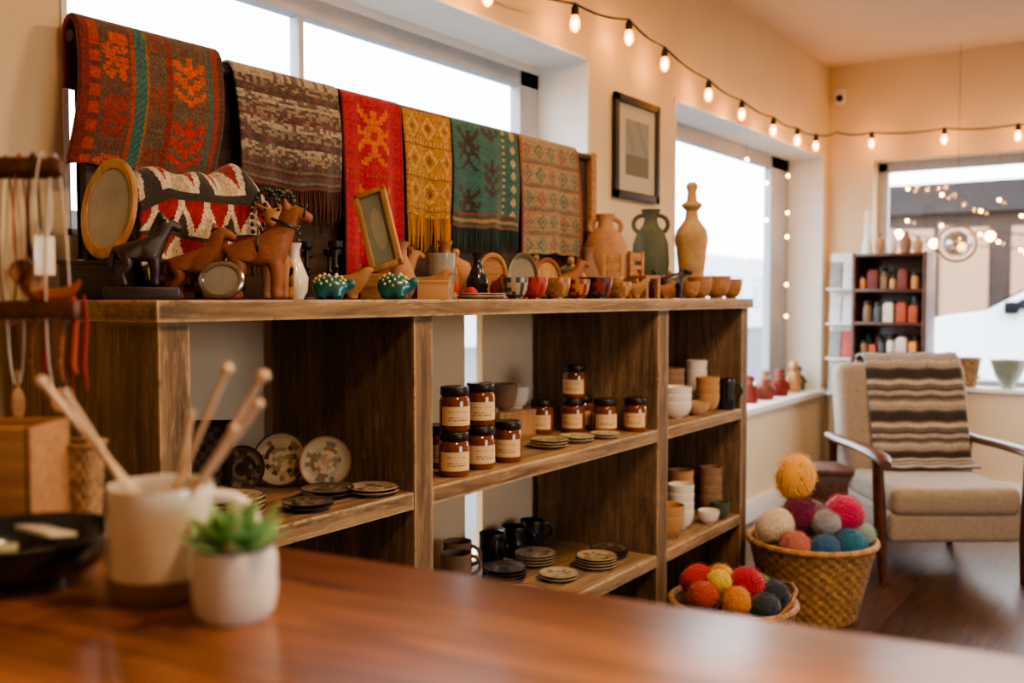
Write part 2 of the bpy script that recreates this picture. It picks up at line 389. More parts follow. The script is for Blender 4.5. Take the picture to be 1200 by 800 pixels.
hsh = lambda *a: random.Random(hash(a) & 0xffffffff).random()
def cloth(name, x0, x1, ztop, zbot, pat, W, Hc, label, fringe=None, fl=.06, bulge=.0, slant=0, thick=.005, wav=.006, ph=0, fade=.12, ryy=None):
    r = ztop-1.745; ry = ryy or r
    root = empty(name, ((x0+x1)/2, 1.85, zbot), label=label, cat='blanket', group='woven blankets over the rail')
    cx, cy, cz = (x0+x1)/2, 1.85, zbot
    rows = []
    for k in range(4): rows.append((1.849+ry, 1.745-.10+.10*k/4, -1))
    for k in range(7):
        a = pi*k/7; rows.append((1.849+ry*math.cos(a), 1.745+r*math.sin(a), -1))
    n = Hc
    for k in range(n+1):
        t = k/n; z = 1.745-(1.745-zbot)*t
        y = 1.849-ry-(bulge*math.sin(pi*min(1, t*1.05))) - .004*t
        rows.append((y, z, k))
    mb = MB(); grid = []
    for ri, (y, z, k) in enumerate(rows):
        t = max(0, k)/n
        row = []
        for i in range(W+1):
            u = i/W
            x = x0+(x1-x0)*u + slant*t
            yy = y - abs(wav)*(.3+t)*(math.sin(u*2*pi*1.6+ph)+.4*math.sin(u*2*pi*3.7+ph*2)) if k >= 0 else y
            zz = z + (.004*math.sin(u*7+ph)+.002*math.sin(u*19+ph))*t
            row.append(mb.v((x-cx, min(yy, 1.838 if k >= 0 else 9)-cy, zz-cz)))
        grid.append(row)
    off = 11; FD = S(140, 118, 100)
    for ri in range(len(rows)-1):
        k = max(0, ri-off+6)
        for i in range(W):
            c = lerpc(pat(i, k, W, n+6), FD, fade)
            c = mulc(c, (.74+.46*hsh(i, k, 11))*(.88+.24*hsh(k//2, 12)))
            mb.face([grid[ri][i], grid[ri+1][i], grid[ri+1][i+1], grid[ri][i+1]], 0, c)
    o = mb.done('cloth', M_CLOTH, parent=root, sharp=80, fixn=False)
    md = o.modifiers.new('s', 'SOLIDIFY'); md.thickness = thick; md.offset = 0
    if fringe:
        mb = MB(); last = rows[-1]; N = int((x1-x0)/.0075)
        for q in range(N):
            u = (q+.5)/N; x = x0+(x1-x0)*u+slant
            yy = last[0]-abs(wav)*1.3*(math.sin(u*2*pi*1.6+ph)+.4*math.sin(u*2*pi*3.7+ph*2))
            yy = min(yy, 1.838)
            l = fl*random.uniform(.85, 1.1); dx = random.uniform(-.006, .006)
            mb.tube([(x-cx, yy-cy, .004), (x+dx*.5-cx, yy-.002-cy, -l*.5), (x+dx-cx, yy-cy, -l)], [.0028, .003, .0016], 5, 0, mulc(fringe, random.uniform(.7, 1.15)))
        mb.done('fringe', M_FRINGE, parent=root, kind='stuff')
    return root

def dia(i, j, ci, cj, a, b): return abs(i-ci)/a+abs(j-cj)/b
BMP_A = ["....##....", "##..##..##", "###.##.###", ".########.", "...####...", "##..##..##", "####..####", ".###..###.", "..######..", "#...##...#", "##..##..##", ".###..###.", "...####...", "....##...."]
BMP_B = ["#........#", "##..##..##", ".##.##.##.", "..######..", "...####...", "#.######.#", "####..####", "..##..##..", ".########.", "##..##..##", "#...##...#", "...####...", "..##..##..", ".##....##."]
BMP_C = ["..######", ".##..##.", "##.##.##", ".######.", "####....", ".#######", "..###.##", ".##.####", "##...##.", "#.#####.", ".###.##.", "..#...#."]
def bmp(B, i, j, ci, j0, s):
    w = len(B[0]); x = int((i-ci)/s+w/2); y = int((j-j0)/s)
    return 0 <= x < w and 0 <= y < len(B) and (i-ci)/s+w/2 >= 0 and j >= j0 and B[y][x] == '#'
TEAL, RUST, RED, BRN, OLV = S(30, 104, 104), S(134, 56, 40), S(168, 30, 36), S(76, 44, 40), S(112, 92, 72)
def pat1(i, j, W, n):
    u = i/W
    if u < .05: return S(130, 34, 34)
    if u < .11: return S(186, 66, 42) if (j//4) % 3 else S(110, 40, 36)
    if u < .32:
        if bmp(BMP_C, i, j % 40, int(.215*W), 5, 2.4): return S(206, 84, 44) if (j//40) % 2 == 0 else S(160, 40, 40)
        return S(112, 64, 52) if (i+j) % 3 else S(92, 78, 64)
    if u < .34: return S(176, 64, 40)
    if u < .42: return TEAL if (i+j) % 5 else S(60, 136, 124)
    if u < .44: return S(176, 96, 50)
    if u < .57:
        if bmp(BMP_C, i, (j+20) % 44, int(.505*W), 8, 1.6): return S(150, 64, 48)
        return OLV if (i*3+j) % 4 else S(90, 72, 62)
    if u < .60: return S(150, 38, 38)
    if u < .87:
        if bmp(BMP_A, i, j % 46, int(.735*W), 6, 2.6): return S(222, 94, 44) if (j//46) % 2 == 0 else S(196, 50, 40)
        return S(116, 84, 68) if (i+j) % 3 else S(104, 90, 74)
    if u < .90: return TEAL
    if u < .95: return S(150, 50, 38)
    return BRN if j % 4 else S(110, 60, 48)
def pat2(i, j, W, n):
    b = (j//6) % 9; v = hsh(i//3, j//2, 2)
    if j > n-16: return [S(60, 44, 46), S(110, 44, 46), S(60, 78, 84), S(130, 104, 88)][(j//2) % 4]
    if b in (0, 3, 6): return S(186, 172, 152) if v > .4 else S(116, 96, 90)
    if b == 5: return S(96, 50, 52) if v > .3 else S(140, 120, 106)
    if b in (1, 4, 7): return S(92, 76, 72) if v > .45 else S(156, 140, 122)
    return S(68, 52, 54) if v > .4 else S(112, 72, 68)
def pat3(i, j, W, n):
    c = W/2; jj = j % 56
    if i < 2 or i >= W-2: return S(150, 16, 44)
    if bmp(BMP_B, i, jj, c, 8, 3.0): return S(218, 112, 46)
    if jj in (0, 1, 52): return S(206, 70, 54) if (i//2) % 2 else S(170, 20, 46)
    return S(190, 18, 54) if (i+j) % 6 else S(170, 14, 48)
def pat4(i, j, W, n):
    jj = j % 26; c = W/2
    if jj < 3: return S(216, 178, 104) if (i//2) % 2 else S(180, 118, 38)
    if jj == 4: return S(130, 84, 34)
    for q in range(3):
        cc = W*(q+.5)/3
        d = dia(i, jj, cc, 15, 8, 10)
        if d < .35: return S(140, 90, 34)
        if d < 1 and d > .72: return S(222, 186, 112)
    return S(202, 144, 48) if (i+j) % 5 else S(180, 120, 38)
def pat5(i, j, W, n):
    jj = j % 50
    if j > n-14: return [S(180, 140, 92), S(30, 80, 82), S(140, 70, 48), S(30, 80, 82)][(j//3) % 4]
    if bmp(BMP_B, i, jj, W*.22, 6, 2.6): return S(44, 36, 38)
    if bmp(BMP_A, i, (jj+25) % 50, W*.55, 6, 2.4): return S(52, 44, 44)
    if W*.74 < i < W*.78: return S(186, 168, 128) if (j//3) % 2 else S(30, 84, 84)
    if i > W*.84 and dia(i, j % 12, W*.9, 6, 4, 5) < 1: return S(196, 176, 132)
    return S(28, 114, 112) if (i+j) % 4 else S(22, 94, 96)
def pat6(i, j, W, n):
    jj = j % 22; band = (j//22) % 3
    if i < 4 or i > W-5: return S(164, 80, 62)
    if jj < 2: return S(104, 130, 116)
    if jj < 4: return S(174, 86, 68)
    for q in range(5):
        cc = W*(q+.5)/5
        d = dia(i, jj, cc, 13, 8, 8)
        if d < .35: return S(84, 120, 112)
        if .6 < d < 1: return (S(178, 92, 70), S(116, 116, 88), S(88, 126, 116))[(q+band) % 3]
    return S(184, 162, 128) if (i+j) % 5 else S(164, 142, 112)
def pat7(i, j, W, n):
    p = 20; ii = i % p; jj = j % 18
    if jj < 2: return S(60, 52, 50)
    d = abs(ii-p//2)
    if abs(d-(jj-2)*.6) < 2.2: return S(226, 210, 186)
    if d < (jj-2)*.6-2.2: return S(58, 50, 50) if ((i//p)+(j//18)) % 2 else S(200, 178, 150)
    return S(164, 28, 34)
cloth('woven_blanket', 1.112, 1.462, 1.785, 1.485, pat1, 112, 88, 'thick rust, orange and teal kilim blanket folded over the rail', bulge=.02, thick=.014, wav=.003, fade=.10, ryy=.026, slant=-.03)
cloth('woven_blanket', 1.495, 1.836, 1.772, 1.49, pat2, 92, 78, 'grey and maroon checked woven blanket with dark fringe', S(96, 62, 54), .085, bulge=.008, slant=.012, ph=1, fade=.15)
cloth('woven_blanket', 1.848, 2.085, 1.77, 1.235, pat3, 60, 134, 'crimson woven blanket with orange motifs', bulge=.006, slant=.005, ph=2, fade=.05)
cloth('woven_blanket', 2.09, 2.312, 1.768, 1.455, pat4, 58, 82, 'mustard yellow woven blanket with fringe', S(204, 144, 50), .095, bulge=.006, slant=.01, ph=.5, fade=.15)
cloth('woven_blanket', 2.318, 2.668, 1.768, 1.438, pat5, 90, 86, 'teal woven blanket with dark motifs and fringe', S(50, 72, 68), .075, bulge=.008, ph=3, fade=.1)
cloth('woven_blanket', 2.68, 3.06, 1.768, 1.37, pat6, 96, 104, 'beige, rust and green patterned woven blanket', bulge=.006, slant=.02, ph=4, fade=.25)

# ---------------------------------------------------------------- generic makers
def basket_mesh(mb, r0, r1, h, c, rows=14, N=44, a=.004, rim=.012, curve=.0, mi=0, cfn=None, sq=None):
    seg = N*2; R = []
    def P(r, ang):
        cx, sx = math.cos(ang), math.sin(ang)
        if sq:
            e = .35
            return (r*math.copysign(abs(cx)**e, cx), sq*r*math.copysign(abs(sx)**e, sx))
        return (r*cx, r*sx)
    for k in range(rows*2+1):
        t = k/(rows*2); r = r0+(r1-r0)*t+curve*math.sin(pi*t); ring = []
        for i in range(seg):
            o = 0
            if k % 2: o = a*(1 if ((i//2)+(k//2)) % 2 else -1)*(1 if i % 2 == 0 else .6)
            x, y = P(r+o, 2*pi*i/seg)
            ring.append(mb.v((x, y, .004+h*t)))
        R.append(ring)
    for k in range(rows*2):
        for i in range(seg):
            j = (i+1) % seg
            cc = cfn(i//2, k//2) if cfn else c
            mb.face([R[k][i], R[k][j], R[k+1][j], R[k+1][i]], mi, mulc(cc, (.7+.4*hsh(i//2, k//2, 5))*(1.1 if ((i//2)+(k//2)) % 2 else .8)))
    def ringv(r, z): return [mb.v((*P(r, 2*pi*i/seg), z)) for i in range(seg)]
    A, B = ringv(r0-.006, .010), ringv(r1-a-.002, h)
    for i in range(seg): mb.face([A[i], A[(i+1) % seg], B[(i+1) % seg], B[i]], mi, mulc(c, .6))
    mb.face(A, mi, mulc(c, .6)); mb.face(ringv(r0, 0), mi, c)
    mb.tube([(*P(r1, 2*pi*i/48), h+.004) for i in range(48)], rim, 8, mi, c, True, cf=lambda i: mulc(c, 1.0 if i % 2 else .75))
def plate_prof(r, h=.012):
    return [(0, .0), (r*.55, .0), (r*.6, .002), (r, h-.002), (r, h), (r*.93, h-.001), (r*.8, .007), (r*.6, .005), (r*.45, .005), (r*.3, .005), (r*.15, .005), (0, .005)]
def plate(r, c1, c2, c3, name='decorated_plate', style=0, h=.012):
    mb = MB(); seg = 72
    def cf(k, i):
        if k < 4: return c1
        if k == 4: return c3
        if k == 5: return lerpc(c1, c2, .25)
        if k == 6: return lerpc(c1, c2, .8 if hsh(i//3, style, 1) > .55 else .1)
        if k == 7: return c3 if hsh(i//4, style, 2) > .6 else lerpc(c1, c2, .3)
        if k == 8: return lerpc(c1, c2, .7) if hsh(i//6, style, 3) > .5 else c1
        if k == 9: return c1 if hsh(i//8, style, 4) > .4 else lerpc(c1, c3, .5)
        return lerpc(c1, c3, .4)
    mb.lathe(plate_prof(r, h), seg, cf=cf)
    return mb.done(name, M_CERP)
def bowl_prof(r, h, t=.005, foot=.45):
    out = [(0, 0), (r*foot, 0), (r*foot, h*.08)]
    out += [(r*(foot+(1-foot)*math.sin(pi/2*k/6)), h*(.08+.92*(1-math.cos(pi/2*k/6)))) for k in range(1, 7)]
    inn = [((r-t)*(foot+(1-foot)*math.sin(pi/2*k/6)) if k else r*foot*.6, max(h*.14, h*(.08+.92*(1-math.cos(pi/2*k/6))))) for k in range(6, -1, -1)]
    return out+[(r-t*.5, h+.001)]+inn[0:]+[(0, h*.13)]
def bowl(name, r, h, mat=None, cf=None, **k):
    mb = MB(); mb.lathe(bowl_prof(r, h), 36, cf=cf)
    return mb.done(name, mat or M_CERP, **k)
PC = [(S(198, 178, 146), S(122, 92, 68), S(90, 72, 60)), (S(64, 56, 52), S(140, 120, 96), S(46, 42, 42)), (S(200, 186, 158), S(98, 106, 104), S(158, 116, 82))]
protos = [plate(.06, *PC[0], style=0), plate(.058, *PC[1], style=1), plate(.055, *PC[2], style=2)]
for p in protos: meta(p, cat='plate')
used = set()
def put(p, loc, rot, label, group=None, scale=1):
    if p.name not in used:
        used.add(p.name); p.location = loc; p.rotation_euler = rot; p.scale = (scale,)*3; o = p
        p['label'] = label
    else: o = dup(p, loc, rot, label, scale)
    if group: o['group'] = group
    elif 'group' in o: del o['group']
    return o
def stack(idx, x, y, z, n, label, group, scale=1.0, step=.0085):
    for k in range(n):
        put(protos[idx], (x+random.uniform(-.002, .002), y+random.uniform(-.002, .002), z+k*step*scale), (0, 0, random.uniform(0, 6)), label, group, scale)
ZM, ZL = .783, .365
def lean(idx, x, y, z, label, scale=1.0, t=75, dz=0):
    r = [.06, .058, .055][idx]*scale
    put(protos[idx], (x, y, z+r*math.sin(rad(t))+.001), (rad(t), 0, YAW+dz), label, scale=scale)
lean(0, 1.52, 1.70, ZM, 'round patterned ceramic plate leaning upright on the shelf', 1.05)
lean(2, 1.565, 1.60, ZM, 'cream and grey patterned plate leaning upright', 1.08)
lean(1, 1.425, 1.72, ZM, 'dark ceramic plate leaning upright', .9)
stack(1, 1.50, 1.53, ZM, 2, 'small dark patterned plate in a low stack', 'dark plates lying on the shelf')
stack(1, 1.385, 1.47, ZM, 2, 'dark glazed plate in a low stack', 'dark plates lying on the shelf', .9)
stack(0, 1.575, 1.465, ZM, 2, 'beige patterned plate in a low stack', 'patterned plates lying on the shelf', .95)
stack(0, 1.25, 1.55, ZM, 4, 'beige plate in a stack of plates', 'stacked plates in the first bay', 1.15)
def small_frame(name, w, h, loc, rot, mf, pat, label, cat='picture frame', b=.015, gw=22):
    root = empty(name, loc, rot, label=label, cat=cat)
    mb = MB()
    mb.box2((-w/2, -.008, 0), (-w/2+b, .008, h), 0, .002); mb.box2((w/2-b, -.008, 0), (w/2, .008, h), 0, .002)
    mb.box2((-w/2, -.008, 0), (w/2, .008, b), 0, .002); mb.box2((-w/2, -.008, h-b), (w/2, .008, h), 0, .002)
    mb.done('frame', mf, parent=root)
    mb = MB(); gh = int(gw*h/w)
    x0, z0, ww, hh = -w/2+b, b, w-2*b, h-2*b
    for i in range(gw):
        for j in range(gh):
            a = [(x0+ww*(i+p)/gw, .002, z0+hh*(j+q)/gh) for p, q in ((0, 0), (1, 0), (1, 1), (0, 1))]
            mb.face([mb.v(p) for p in a], 0, pat(i/gw, j/gh))
    mb.done('picture', M_PAPER, parent=root, fixn=False)
    return root
small_frame('framed_tile', .14, .17, (1.32, 1.74, ZM), (rad(-8), 0, rad(-50)), M_BLACK, lambda u, v: S(96, 80, 64) if (int(u*8)+int(v*10)) % 2 else S(62, 52, 46), 'dark framed patterned tile leaning on the shelf', 'decorative tile')

# jars
def make_jar():
    root = empty('honey_jar', (0, 0, 0), label='amber jar with black lid and cream label', cat='jar', group='jars of preserves on the shelf')
    mb = MB(); mb.lathe([(0, 0), (.034, 0), (.038, .005), (.0385, .03), (.0385, .074), (.035, .084), (.032, .088), (0, .088)], 32)
    mb.done('jar_body', M_AMBER, parent=root)
    mb = MB(); mb.lathe([(0, .0875), (.035, .0875), (.036, .089), (.036, .106), (.034, .109), (0, .109)], 32)
    mb.done('lid', M_LID, parent=root)
    mb = MB(); N = 30; K = 16
    for i in range(N):
        for j in range(K):
            pts = []
            for p, q in ((0, 0), (1, 0), (1, 1), (0, 1)):
                a = rad(-90-62+124*(i+p)/N); pts.append((.0391*math.cos(a), .0391*math.sin(a), .016+.046*(j+q)/K))
            c = S(230, 198, 152)
            if 6 < i < 24 and j in (4, 6, 11) and hsh(i, j) > .3: c = S(168, 128, 92)
            mb.face([mb.v(p) for p in pts], 0, c)
    mb.done('jar_label', M_PAPER, parent=root, fixn=False, label='cream paper label')
    return root
jar = make_jar(); first = True
J = [(1.855, 1.455, 0), (1.975, 1.465, 0), (2.10, 1.465, 0), (1.765, 1.52, 0), (1.865, 1.46, 1), (1.985, 1.47, 1), (1.765, 1.525, 1), (1.93, 1.56, 0), (2.05, 1.57, 0),
     (2.68, 1.61, 0), (2.77, 1.63, 0), (2.73, 1.52, 0), (2.815, 1.455, 0), (2.695, 1.615, 1), (2.60, 1.68, 0)]
for x, y, lv in J:
    ang = math.atan2(y, x)-pi/2 + random.uniform(-.35, .35)
    loc = (x, y, ZM+lv*.1092)
    if first: jar.location = loc; jar.rotation_euler = (0, 0, ang); first = False
    else: dup(jar, loc, (0, 0, ang))
stack(0, 2.36, 1.50, ZM, 3, 'beige patterned saucer in a stack', 'saucer stacks in the middle bay', .95)
stack(2, 2.50, 1.49, ZM, 2, 'cream saucer in a low stack', 'saucer stacks in the middle bay')
stack(2, 2.62, 1.46, ZM, 2, 'small cream saucer in a low stack', 'saucer stacks in the middle bay', .85)
mb = MB(); mb.box((0, 0, .04), (.18, .1, .08), 0, .004); mb.box((0, 0, .075), (.184, .104, .012), 0, .002)
mb.done('wooden_box', M_TAN, loc=(2.50, 1.74, ZM), rot=(0, 0, rad(-10)), label='small tan wooden box with lid', cat='box')
for i, (x, y) in enumerate([(2.46, 1.73), (2.545, 1.74)]):
    bowl('clay_bowl', .042, .085-.015*i, M_STONE if i == 0 else M_CREAMC, loc=(x, y, ZM+.0815), label='small clay bowl standing on the wooden box', cat='bowl')
for (x, y, n, idx, s) in [(2.36, 1.66, 4, 1, 1.15), (2.56, 1.68, 4, 0, 1.1), (2.46, 1.53, 2, 2, 1.1), (2.64, 1.50, 4, 0, 1.1), (2.78, 1.53, 3, 1, 1.1), (2.22, 1.50, 3, 0, 1.1)]:
    stack(idx, x, y, ZL, n, 'patterned stoneware plate in a stack', 'plate stacks on the bottom shelf', s)
def mug_obj(name, r, h, mat, loc, rotz, label, group=None, band=None, handle=True, hr=1.0):
    root = empty(name, loc, (0, 0, rotz), label=label, cat='mug', group=group)
    mb = MB()
    prof = [(0, 0), (r*.86, 0), (r*.93, h*.03), (r*.965, h*.12), (r*.975, h*.215), (r, h*.225), (r, h*.35), (r, h*.6), (r*.985, h*.85), (r*.99, h*.975), (r*.975, h), (r*.93, h*.985), (r*.92, h*.85), (r*.92, h*.5), (r*.9, h*.1), (0, h*.07)]
    mb.lathe(prof, 48, mf=(lambda k: 1 if k < 4 else 0) if band else None)
    mb.done('mug_body', [mat, band or mat], parent=root)
    if handle:
        mb = MB(); pts = []
        for k in range(15):
            a = rad(100-200*k/14)
            pts.append((r*.93+r*.72*hr*max(0, math.cos(a)), 0, h*.62+h*.26*math.sin(a)))
        mb.tube(pts, [r*.13]*15, 10); mb.done('handle', mat, parent=root)
    return root
m1 = mug_obj('dark_mug', .042, .1, M_BLUEBL, (2.60, 1.79, ZL), rad(-60), 'dark glazed mug on the bottom shelf', 'dark mugs on the bottom shelf')
dup(m1, (2.71, 1.79, ZL), (0, 0, rad(-40))); dup(m1, (2.49, 1.80, ZL), (0, 0, rad(-100)))
m2 = mug_obj('stoneware_mug', .045, .11, M_STONE, (2.20, 1.72, ZL), rad(-40), 'brown stoneware mug on the bottom shelf', 'brown mugs on the bottom shelf')
dup(m2, (2.31, 1.80, ZL), (0, 0, rad(-70)))
def cup_stack(x, y, z, n, r, h, mat, label, group, tall=False):
    p = None; step = h*.45
    for k in range(n):
        if p is None: p = bowl('ceramic_cup' if tall else 'ceramic_bowl', r, h, mat, loc=(x, y, z), label=label, cat='cup' if tall else 'bowl', group=group)
        else: dup(p, (x, y, z+k*step), (0, 0, k))
G1, G2 = 'bowl stacks in the last bay', 'cup stacks on the low shelf'
cup_stack(3.20, 1.49, ZM, 3, .058, .06, M_CREAMC, 'cream ceramic bowl in a stack', G1)
cup_stack(3.34, 1.58, ZM, 5, .055, .06, M_STONE, 'brown stoneware bowl in a stack', G1)
cup_stack(3.44, 1.47, ZM, 3, .045, .07, M_CARD, 'tan ceramic cup in a stack', G1, True)
cup_stack(3.54, 1.56, ZM, 4, .042, .08, M_CREAMC, 'cream ceramic cup in a tall stack', G1, True)
cup_stack(3.22, 1.65, ZM, 6, .055, .06, M_TERRA, 'terracotta bowl in a tall stack', G1)
cup_stack(3.32, 1.46, ZM, 1, .045, .05, M_GOLD, 'single small ochre ceramic bowl', G1)
mug_obj('stoneware_jug', .036, .12, M_BLUEBL, (3.56, 1.445, ZM), rad(-60), 'dark glazed jug at the end of the shelf')
cup_stack(3.12, 1.48, ZL, 2, .06, .08, M_CARD, 'tan woven-look bowl in a stack', G2)
cup_stack(3.27, 1.50, ZL, 4, .05, .07, M_CREAMC, 'cream cup in a stack', G2, True)
cup_stack(3.42, 1.57, ZL, 4, .05, .08, M_CARD, 'tan cup in a stack', G2, True)
cup_stack(3.55, 1.50, ZL, 4, .045, .08, M_STONE, 'brown cup in a tall stack', G2, True)
cup_stack(3.40, 1.445, ZL, 1, .042, .05, M_CREAMC, 'single small cream ceramic bowl', G2)
cup_stack(3.20, 1.65, ZL, 5, .05, .08, M_TERRA, 'terracotta cup in a tall stack', G2, True)
cup_stack(3.50, 1.44, ZL, 2, .038, .045, M_GREEN, 'small green glazed bowl in a stack', G2)
cup_stack(3.12, 1.60, ZM, 4, .045, .07, M_GREEN, 'green glazed cup in a stack', G1, True)

# ---------------------------------------------------------------- carved animals
def skinned(name, V, E, R, mat, loc, rot, scale, parent=None, sub=2, **k):
    me = bpy.data.meshes.new(name); me.from_pydata([tuple(v) for v in V], E, [])
    o = bpy.data.objects.new(name, me); COL.objects.link(o)
    sk = o.modifiers.new('k', 'SKIN'); sk.use_smooth_shade = True
    for i, r in enumerate(R):
        d = me.skin_vertices[0].data[i]
        d.radius = (r, r) if not hasattr(r, '__len__') else r
        d.use_root = (i == 0)
    ss = o.modifiers.new('s', 'SUBSURF'); ss.levels = sub; ss.render_levels = sub
    dg = bpy.context.evaluated_depsgraph_get()
    m2 = bpy.data.meshes.new_from_object(o.evaluated_get(dg)); m2.name = name
    bpy.data.objects.remove(o)
    zmin = min(v.co.z for v in m2.vertices)
    for v in m2.vertices: v.co.z -= zmin
    m2.materials.clear(); m2.materials.append(mat)
    m2.polygons.foreach_set('use_smooth', [True]*len(m2.polygons))
    o = bpy.data.objects.new(name, m2); COL.objects.link(o)
    o.location = loc; o.rotation_euler = rot; o.scale = (scale,)*3
    if parent: o.parent = parent
    meta(o, **k); return o
def quad(name, mat, loc, rotz, size, label, cat='figurine', neck=1.0, headdown=0, mane=None, strap=None, horns=False, stand=None, stocky=1.0, tail=True):
    root = empty(name, loc, (0, 0, rotz), label=label, cat=cat)
    n = neck; hd = headdown; B = .60
    V = [(-.22, 0, B-.01), (0, 0, B-.03), (.19, 0, B), (.29, 0, B+.15*n), (.34, 0, B+.33*n-hd), (.45, 0, B+.39*n-hd), (.62, 0, B+.29*n-hd)]
    R = [.165*stocky, .15*stocky, .175*stocky, .135, .105, .105, .062]
    E = [(0, 1), (1, 2), (2, 3), (3, 4), (4, 5), (5, 6)]
    def limb(par, pts, rs):
        p = par
        for q, r in zip(pts, rs):
            V.append(q); R.append(r); E.append((p, len(V)-1)); p = len(V)-1
    for s in (-1, 1):
        limb(2, [(.20, s*.11, .42), (.22, s*.12, .26), (.20, s*.12, .1), (.22, s*.12, .0)], [.095, .07, .06, .075])
        limb(0, [(-.22, s*.12, .44), (-.17, s*.13, .32), (-.29, s*.13, .20), (-.25, s*.13, .07), (-.23, s*.13, .0)], [.11, .082, .062, .06, .075])
        limb(4, [(.32, s*.07, B+.46*n-hd), (.31, s*.085, B+.53*n-hd)], [.036, .018])
        if horns: limb(5, [(.40, s*.12, B+.47*n-hd), (.35, s*.22, B+.52*n-hd), (.34, s*.26, B+.42*n-hd)], [.035, .03, .014])
    if tail: limb(0, [(-.37, 0, .58), (-.42, 0, .44), (-.43, 0, .28)], [.05, .045, .025])
    zb = 0
    if stand:
        mb = MB(); mb.box((0, 0, .012), (size*1.1, size*.6, .024), 0, .005); mb.done('stand', stand, parent=root); zb = .0235
    skinned('animal_body', V, E, R, mat, (0, 0, zb), (0, 0, 0), size, root)
    T = Matrix.Translation((0, 0, zb+.065*size)) @ Matrix.Scale(size, 4)
    mb = MB(); mb.M = T
    for s in (-1, 1): mb.ball((.49, s*.09, B+.41*n-hd), .02, 0, u=8, w=6)
    mb.done('eye', M_BLACK, parent=root)
    if strap:
        mb = MB(); mb.M = T
        z = B+.2*n; cx = .305
        mb.tube([(cx+.15*math.cos(a), .145*math.sin(a), z-.06*math.cos(a)) for a in [2*pi*i/20 for i in range(20)]], .018, 6, closed=True)
        mb.tube([(.02, .17*stocky*math.sin(a), B-.02+.175*stocky*math.cos(a)) for a in [2*pi*i/24 for i in range(24)]], .014, 6, closed=True)
        mb.tube([(.54+.02*math.cos(a), .095*math.sin(a), B+.33*n-hd+.09*math.cos(a)) for a in [2*pi*i/20 for i in range(20)]], .012, 6, closed=True)
        mb.done('strap', strap, parent=root)
    if mane:
        mb = MB(); mb.M = T
        for k in range(9):
            t = k/8; mb.ball((.17+.14*t, 0, B+.15+.30*n*t-hd*t), (.06, .05, .06), 0, u=10, w=8)
        mb.done('mane', mane, parent=root)
    return root
quad('carved_horse', M_DKFIG, (1.065, 1.56, ZT), rad(-30), .118, 'dark carved horse with curly mane on a dark stand', mane=M_DKFIG, stand=M_DKFIG, stocky=1.2, neck=1.0)
quad('carved_horse', M_BRW, (1.205, 1.59, ZT), rad(-50), .13, 'brown carved wooden animal standing behind', neck=1.05, stocky=1.15)
quad('carved_horse', M_BRW, (1.262, 1.47, ZT), rad(-48), .168, 'reddish-brown carved wooden horse with dark straps', strap=M_DKFIG, neck=1.05, stocky=1.18)
quad('carved_ram', M_LBRW, (1.40, 1.57, ZT), rad(-140), .15, 'pale carved wooden ram with curved horns', horns=True, neck=1.35)
quad('carved_buffalo', M_DKFIG, (3.12, 1.47, ZT), rad(-45), .12, 'small dark carved buffalo', horns=True, neck=.5, stocky=1.25)
quad('carved_horse', M_LBRW, (1.88, 1.66, ZT), rad(-35), .12, 'small tan carved wooden animal', neck=1.0)
quad('carved_horse', M_BRW, (2.73, 1.66, ZT), rad(-35), .12, 'small brown carved wooden animal among bowls', neck=1.0)
M_TEALG = plain('teal_glaze', S(14, 104, 108), .3, coat=.5, var=.15)
M_YD, M_WD = plain('yellow_dot', S(226, 196, 90), .4), plain('white_dot', S(226, 222, 206), .4)
def dotted(name, loc, rotz, s, label, tall=1.0):
    root = empty(name, loc, (0, 0, rotz), label=label, cat='figurine')
    X = [-.62, -.5, -.3, -.1, .1, .3, .5, .62]
    V = [(x, 0, .5) for x in X]; R = [max(.1, .46*tall*math.sqrt(max(0, 1-(x/.68)**2))) for x in X]; E = [(i, i+1) for i in range(7)]
    V += [(.78, 0, .60*tall), (.92, 0, .60*tall)]; R += [.2, .13]; E += [(7, 8), (8, 9)]
    for sx in (-1, 1):
        for sy in (-1, 1):
            V.append((sx*.34, sy*.30, .10)); R.append(.13); E.append((5 if sx > 0 else 2, len(V)-1))
    skinned('animal_body', V, E, R, M_TEALG, (0, 0, 0), (0, 0, 0), s, root)
    mb = MB(); mb.M = Matrix.Scale(s, 4)
    for k in range(44):
        a = 2.399*k; z = -.1+1.05*(k/44); r = math.sqrt(max(0, 1-z*z))
        mb.ball((.58*r*math.cos(a), .40*tall*r*math.sin(a), .54+.40*tall*z), .055, k % 2, u=8, w=6)
    mb.done('painted_spots', [M_YD, M_WD], parent=root)
dotted('spotted_turtle', (1.435, 1.452, ZT), rad(-50), .058, 'teal glazed animal figurine with yellow and white dots', 1.0)
dotted('spotted_turtle', (1.635, 1.452, ZT), rad(-60), .060, 'round teal animal figurine with pale dots', 1.15)

